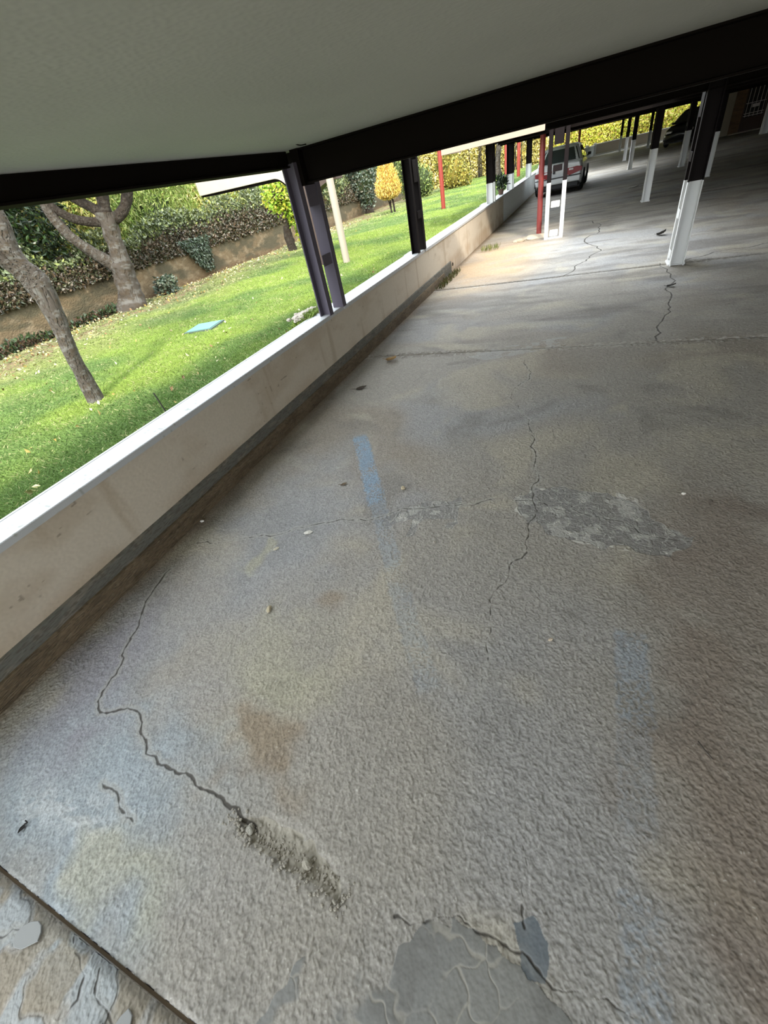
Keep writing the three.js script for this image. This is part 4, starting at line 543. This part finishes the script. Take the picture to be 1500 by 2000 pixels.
// ---------------------------------------------------------------- cars
function loft(rows, closeEnds = true) { // rows: arrays of [x, y, z] of equal length
  const m = rows[0].length, pos = [], idx = []; for (const r of rows) for (const p of r) pos.push(...p);
  for (let j = 0; j < rows.length - 1; j++) for (let i = 0; i < m - 1; i++) { const a = j * m + i, b = a + 1, c = a + m, d = c + 1; idx.push(a, b, c, b, d, c); }
  if (closeEnds) for (const [j, f] of [[0, 0], [rows.length - 1, 1]]) for (let i = 1; i < m - 1; i++) f ? idx.push(j * m, j * m + i, j * m + i + 1) : idx.push(j * m, j * m + i + 1, j * m + i);
  const g = new THREE.BufferGeometry(); g.setAttribute('position', new THREE.Float32BufferAttribute(pos, 3)); g.setIndex(idx); g.computeVertexNormals(); return g;
}
// local frame: rear bumper at z = 0, front at z = -L, x across; y up
function makeCar(label, x, z, turn, { body, W = 1.68, L = 4.1, belt = 0.92, roof = 1.42, clearance = 0.2, tall = 0 }) {
  const t = thing('car', label, 'car', x, 0, z, turn), hw = W / 2, side = [];
  const paintM = new THREE.MeshPhysicalMaterial({ color: lin(...body), roughness: 0.35, metalness: 0.1, clearcoat: 0.8, clearcoatRoughness: 0.1, side: THREE.DoubleSide }), glass = new THREE.MeshPhysicalMaterial({ color: lin(0.02, 0.028, 0.03), roughness: 0.06, metalness: 0, clearcoat: 1, side: THREE.DoubleSide }), black = flat(0.018, 0.018, 0.02, 0.6), redL = new THREE.MeshPhysicalMaterial({ color: lin(0.26, 0.006, 0.008), roughness: 0.3, clearcoat: 0.2 }), clear = new THREE.MeshPhysicalMaterial({ color: lin(0.75, 0.7, 0.7), roughness: 0.15, clearcoat: 1 }), rimM = flat(0.45, 0.45, 0.46, 0.35, { metalness: 0.7 });
  // lower body
  const st = [[0.0, 0.86, 0.42, belt - 0.02], [0.03, 0.93, 0.34, belt + 0.01], [0.12, 0.97, clearance + 0.08, belt + 0.03], [0.4, 1, clearance, belt + 0.03], [1.4, 1, clearance, belt + 0.01], [2.7, 1, clearance, belt - 0.02], [3.2, 0.99, clearance, belt - 0.06], [3.7, 0.95, clearance + 0.03, belt - 0.18], [3.95, 0.86, 0.28, belt - 0.3], [4.1, 0.7, 0.36, belt - 0.38]].map(([a, b, c, d]) => [a * L / 4.1, b, c, d]);
  const rows = st.map(([d, k, b, tp]) => { const w = hw * k, h = tp - b; return [[0, b], [w * 0.84, b], [w * 0.96, b + 0.07 * h], [w, b + 0.3 * h], [w, b + 0.55 * h], [w * 0.985, b + 0.78 * h], [w * 0.94, tp - 0.03], [w * 0.88, tp], [0, tp + 0.015]].map(([px, py]) => [px, py, -d]); }).map((r) => [...r.slice().reverse().map(([a, b, c]) => [-a, b, c]).slice(0, -1), ...r]);
  mesh('body', loft(rows), paintM, t);
  // cabin: frustum with crowned roof
  const y0 = belt, y1 = roof, B = { r: -0.16, f: -3.15 * L / 4.1 }, T = { r: -0.62 + tall * 0.3, f: -2.05 * L / 4.1 }, bw = hw * 0.93, tw = hw * 0.70;
  const cab = []; for (let k = 0; k <= 6; k++) { const u = k / 6, e = Math.pow(u, 1.25), zr = lerp(B.r, T.r, e), zf = lerp(B.f, T.f, Math.pow(u, 1.05)), w = lerp(bw, tw, e), y = lerp(y0, y1 - 0.04, u), c = 0.14, row = []; [[-w + c, zr], [w - c, zr], [w - 0.04, zr - 0.05], [w, zr - c - 0.04], [w, zf + c + 0.1], [w - 0.06, zf + 0.1], [w - c - 0.06, zf], [-w + c + 0.06, zf], [-w + 0.06, zf + 0.1], [-w, zf + c + 0.1], [-w, zr - c - 0.04], [-w + 0.04, zr - 0.05], [-w + c, zr]].forEach(([px, pz]) => row.push([px, y, pz])); cab.push(row); }
  const lastR = cab.at(-1), cz = (T.r + T.f) / 2; cab.push(lastR.map(([a, b, c]) => [a * 0.8, y1, cz + (c - cz) * 0.86])); cab.push(lastR.map(([a, b, c]) => [0, y1 + 0.012, cz]));
  mesh('cabin', loft(cab, false), paintM, t);
  const face = (fn, name, lab) => { const n = 8, p = [], idx = []; for (let j = 0; j <= n; j++) for (let i = 0; i <= n; i++) p.push(...fn(i / n, j / n)); for (let j = 0; j < n; j++) for (let i = 0; i < n; i++) { const a = j * (n + 1) + i; idx.push(a, a + 1, a + n + 1, a + 1, a + n + 2, a + n + 1); } const g = new THREE.BufferGeometry(); g.setAttribute('position', new THREE.Float32BufferAttribute(p, 3)); g.setIndex(idx); g.computeVertexNormals(); return mesh(name, g, glass, t, lab); };
  const at = (v) => { const u = clamp(v), e = Math.pow(u, 1.25); return { zr: lerp(B.r, T.r, e), zf: lerp(B.f, T.f, Math.pow(u, 1.05)), w: lerp(bw, tw, e), y: lerp(y0, y1 - 0.04, u) }; };
  face((u, v) => { const q = at(0.1 + 0.78 * v), w = (q.w - 0.09) * (2 * u - 1); return [w, q.y + 0.004, q.zr + 0.012 - 0.03 * (2 * u - 1) ** 4]; }, 'rear_window');
  face((u, v) => { const q = at(0.1 + 0.8 * v), w = (q.w - 0.13) * (2 * u - 1); return [w, q.y + 0.004, q.zf - 0.012 + 0.03 * (2 * u - 1) ** 4]; }, 'windscreen');
  for (const s of [-1, 1]) {
    for (const [a, b] of [[0.10, 0.46], [0.5, 0.9]]) face((u, v) => { const q = at(0.08 + 0.76 * v), zz = lerp(q.zr - 0.14, q.zf + 0.22, lerp(a, b, u)); return [s * (q.w + 0.006), q.y, zz]; }, 'side_window');
    mesh('mirror', [box(0.12, 0.09, 0.07, s * (hw + 0.06), belt + 0.07, -2.45 * L / 4.1, 0.03), box(0.08, 0.03, 0.05, s * (hw - 0.0), belt + 0.02, -2.45 * L / 4.1)], black, t);
    // tail lamp wrapping the corner, with a pale inset
    const lamp = new THREE.Shape(); [[0.26, 0.60], [0.40, 0.555], [0.60, 0.60], [0.79, 0.64], [0.80, 0.735], [0.62, 0.765], [0.42, 0.745], [0.22, 0.745]].forEach(([a, b], i) => { const px = s * a * hw / 0.84, py = b + (belt - 0.92); i ? lamp.lineTo(px, py) : lamp.moveTo(px, py); }); lamp.closePath();
    const lm = mesh('tail_light', new THREE.ExtrudeGeometry(lamp, { depth: 0.05, bevelEnabled: true, bevelSize: 0.012, bevelThickness: 0.012, bevelSegments: 2 }).translate(0, 0, -0.05), redL, t, 'red tail light'); mesh('reversing_lens', box(0.15, 0.05, 0.02, s * 0.44 * hw / 0.84, 0.715 + belt - 0.92, 0.012, 0.006), clear, lm);
    mesh('headlight', box(0.32, 0.15, 0.2, s * hw * 0.62, belt - 0.3, -L + 0.19, 0.05), clear, t);
    for (const wz of [-0.72 * L / 4.1, -3.3 * L / 4.1]) { const wl = mesh('wheel', new THREE.TorusGeometry(0.225, 0.085, 12, 28).rotateY(Math.PI / 2).scale(1.15, 1, 1).translate(s * (hw - 0.08), 0.305, wz), flat(0.015, 0.015, 0.015, 0.9), t); mesh('rim', new THREE.CylinderGeometry(0.19, 0.19, 0.13, 24).rotateZ(Math.PI / 2).translate(s * (hw - 0.07), 0.305, wz), rimM, wl); mesh('wheel_arch', new THREE.TorusGeometry(0.33, 0.03, 8, 24, Math.PI).rotateY(Math.PI / 2).translate(s * (hw + 0.0), 0.305, wz), black, t); }
  }
  mesh('bumper', [box(W * 0.93, 0.2, 0.12, 0, 0.44, 0.01, 0.05)], paintM, t); mesh('bumper_strip', box(W * 0.94, 0.028, 0.03, 0, 0.535, 0.066, 0.008), black, t); mesh('valance', box(W * 0.86, 0.16, 0.14, 0, 0.27, -0.06, 0.04), black, t);
  mesh('number_plate', box(0.46, 0.1, 0.012, 0, 0.60 + belt - 0.92, 0.02, 0.004), flat(0.55, 0.56, 0.56, 0.4), t); mesh('badge', cyl(0.045, 0.045, 0.016, 0, 0, 0, 20).rotateX(Math.PI / 2).translate(-0.14, 0.70 + belt - 0.92, 0.012), black, t); mesh('underbody', bx(-hw * 0.9, hw * 0.9, 0.16, 0.34, -L + 0.4, -0.15), black, t); mesh('wiper', box(0.3, 0.012, 0.012, 0.12, belt + 0.10, -0.12).rotateZ(0), black, t);
  mesh('exhaust_pipe', cyl(0.03, 0.03, 0.16, 0, 0, 0, 16).rotateX(Math.PI / 2).translate(-0.5, 0.22, -0.06), rimM, t);
  return t;
}
makeCar('pale silver white hatchback parked nose-in behind the red pole, seen from the rear', -1.34, -20.7, -0.03, { body: [0.62, 0.63, 0.62], L: 3.95 });
makeCar('black car parked at the far right before the brick wall, nose towards the lane', 5.75, -40.2, Math.PI - 0.42, { body: [0.012, 0.012, 0.014], W: 1.75, L: 4.2, belt: 0.98, roof: 1.56, tall: 0.6 });

// ---------------------------------------------------------------- brick building and added right-hand wall
const brickTex = paint(512, 512, (u, v, o) => { const R = 16, C = 6, row = Math.floor(v * R), fu = (u * C + (row & 1) * 0.5) % 1, fv = (v * R) % 1, id = noise(Math.floor(u * C + (row & 1) * 0.5) * 3.7 + row * 9.1, row * 5.3); if (fu < 0.04 || fv < 0.12) { o[0] = 0.15; o[1] = 0.12; o[2] = 0.085; o[3] = 0.2; } else { const k = 0.7 + 0.6 * id; o[0] = 0.17 * k; o[1] = 0.095 * k; o[2] = 0.05 * k; o[3] = 0.7; } });
const brickMat = (w, h) => new THREE.MeshStandardMaterial({ ...tiled(brickTex, w / 1.5, h / 1.2), bumpScale: 0.01, roughness: 0.9 });
const wr = struct('wall_right', 'brick building at the far end and unseen wall added along the right side');
mesh('brick_wall', bx(9.5, 9.8, 0, 6, -36.6, 8), brickMat(45, 6), wr);  // unseen side wall, added to block the sun and darken the floor
mesh('brick_wall', bx(6.5, 6.98, 0, 6, -36.9, -36.6), brickMat(0.5, 6), wr); mesh('brick_wall', bx(8.0, 9.8, 0, 6, -36.9, -36.6), brickMat(2, 6), wr); mesh('brick_wall', bx(6.98, 8.0, 1.98, 6, -36.9, -36.6), brickMat(1, 4), wr); mesh('brick_wall', bx(6.25, 6.55, 0, 6, -47, -36.7), brickMat(10, 6), wr);
mesh('pilaster', bx(6.15, 6.5, 0, 2.04, -36.95, -36.55, 0.01), flat(0.30, 0.26, 0.19), wr); mesh('plinth', bx(6.5, 9.5, 0, 0.05, -36.6, -36.2, 0.005), flat(0.4, 0.36, 0.28), wr);
{ const d = struct('door_1', 'dark wooden door with a metal grille in the brick wall'); const wood = flat(0.055, 0.025, 0.014, 0.55), metal = flat(0.55, 0.5, 0.46, 0.35, { metalness: 0.6 });
  mesh('door_frame', [bx(6.98, 7.04, 0, 1.98, -36.75, -36.58), bx(7.94, 8.0, 0, 1.98, -36.75, -36.58), bx(6.98, 8.0, 1.92, 1.98, -36.75, -36.58)], wood, d); mesh('lower_panel', bx(7.05, 7.93, 0.02, 0.62, -36.72, -36.66, 0.01), wood, d); mesh('pane', bx(7.05, 7.93, 0.62, 1.92, -36.70, -36.68), new THREE.MeshPhysicalMaterial({ color: lin(0.03, 0.03, 0.03), roughness: 0.1, clearcoat: 1 }), d);
  for (let k = 0; k < 5; k++) mesh('grille_bar', cyl(0.012, 0.012, 1.28, 7.13 + k * 0.18, 0.64, -36.63, 8), metal, d); for (const y of [0.68, 0.78, 1.2]) mesh('grille_rail', bx(7.05, 7.93, y - 0.012, y + 0.012, -36.645, -36.62), metal, d); mesh('letter_box', bx(7.35, 7.65, 1.0, 1.14, -36.64, -36.56, 0.01), metal, d); }
// unseen upper block, added to hold the sun off the carport
const blk = struct('added_upper_wall', 'unseen block added above the right part of the carport against the sun');
mesh('sun_block', bx(6.2, 16, 2.2, 9, -47, 3), flat(0.45, 0.36, 0.28), blk);

renderer.render(scene, camera);
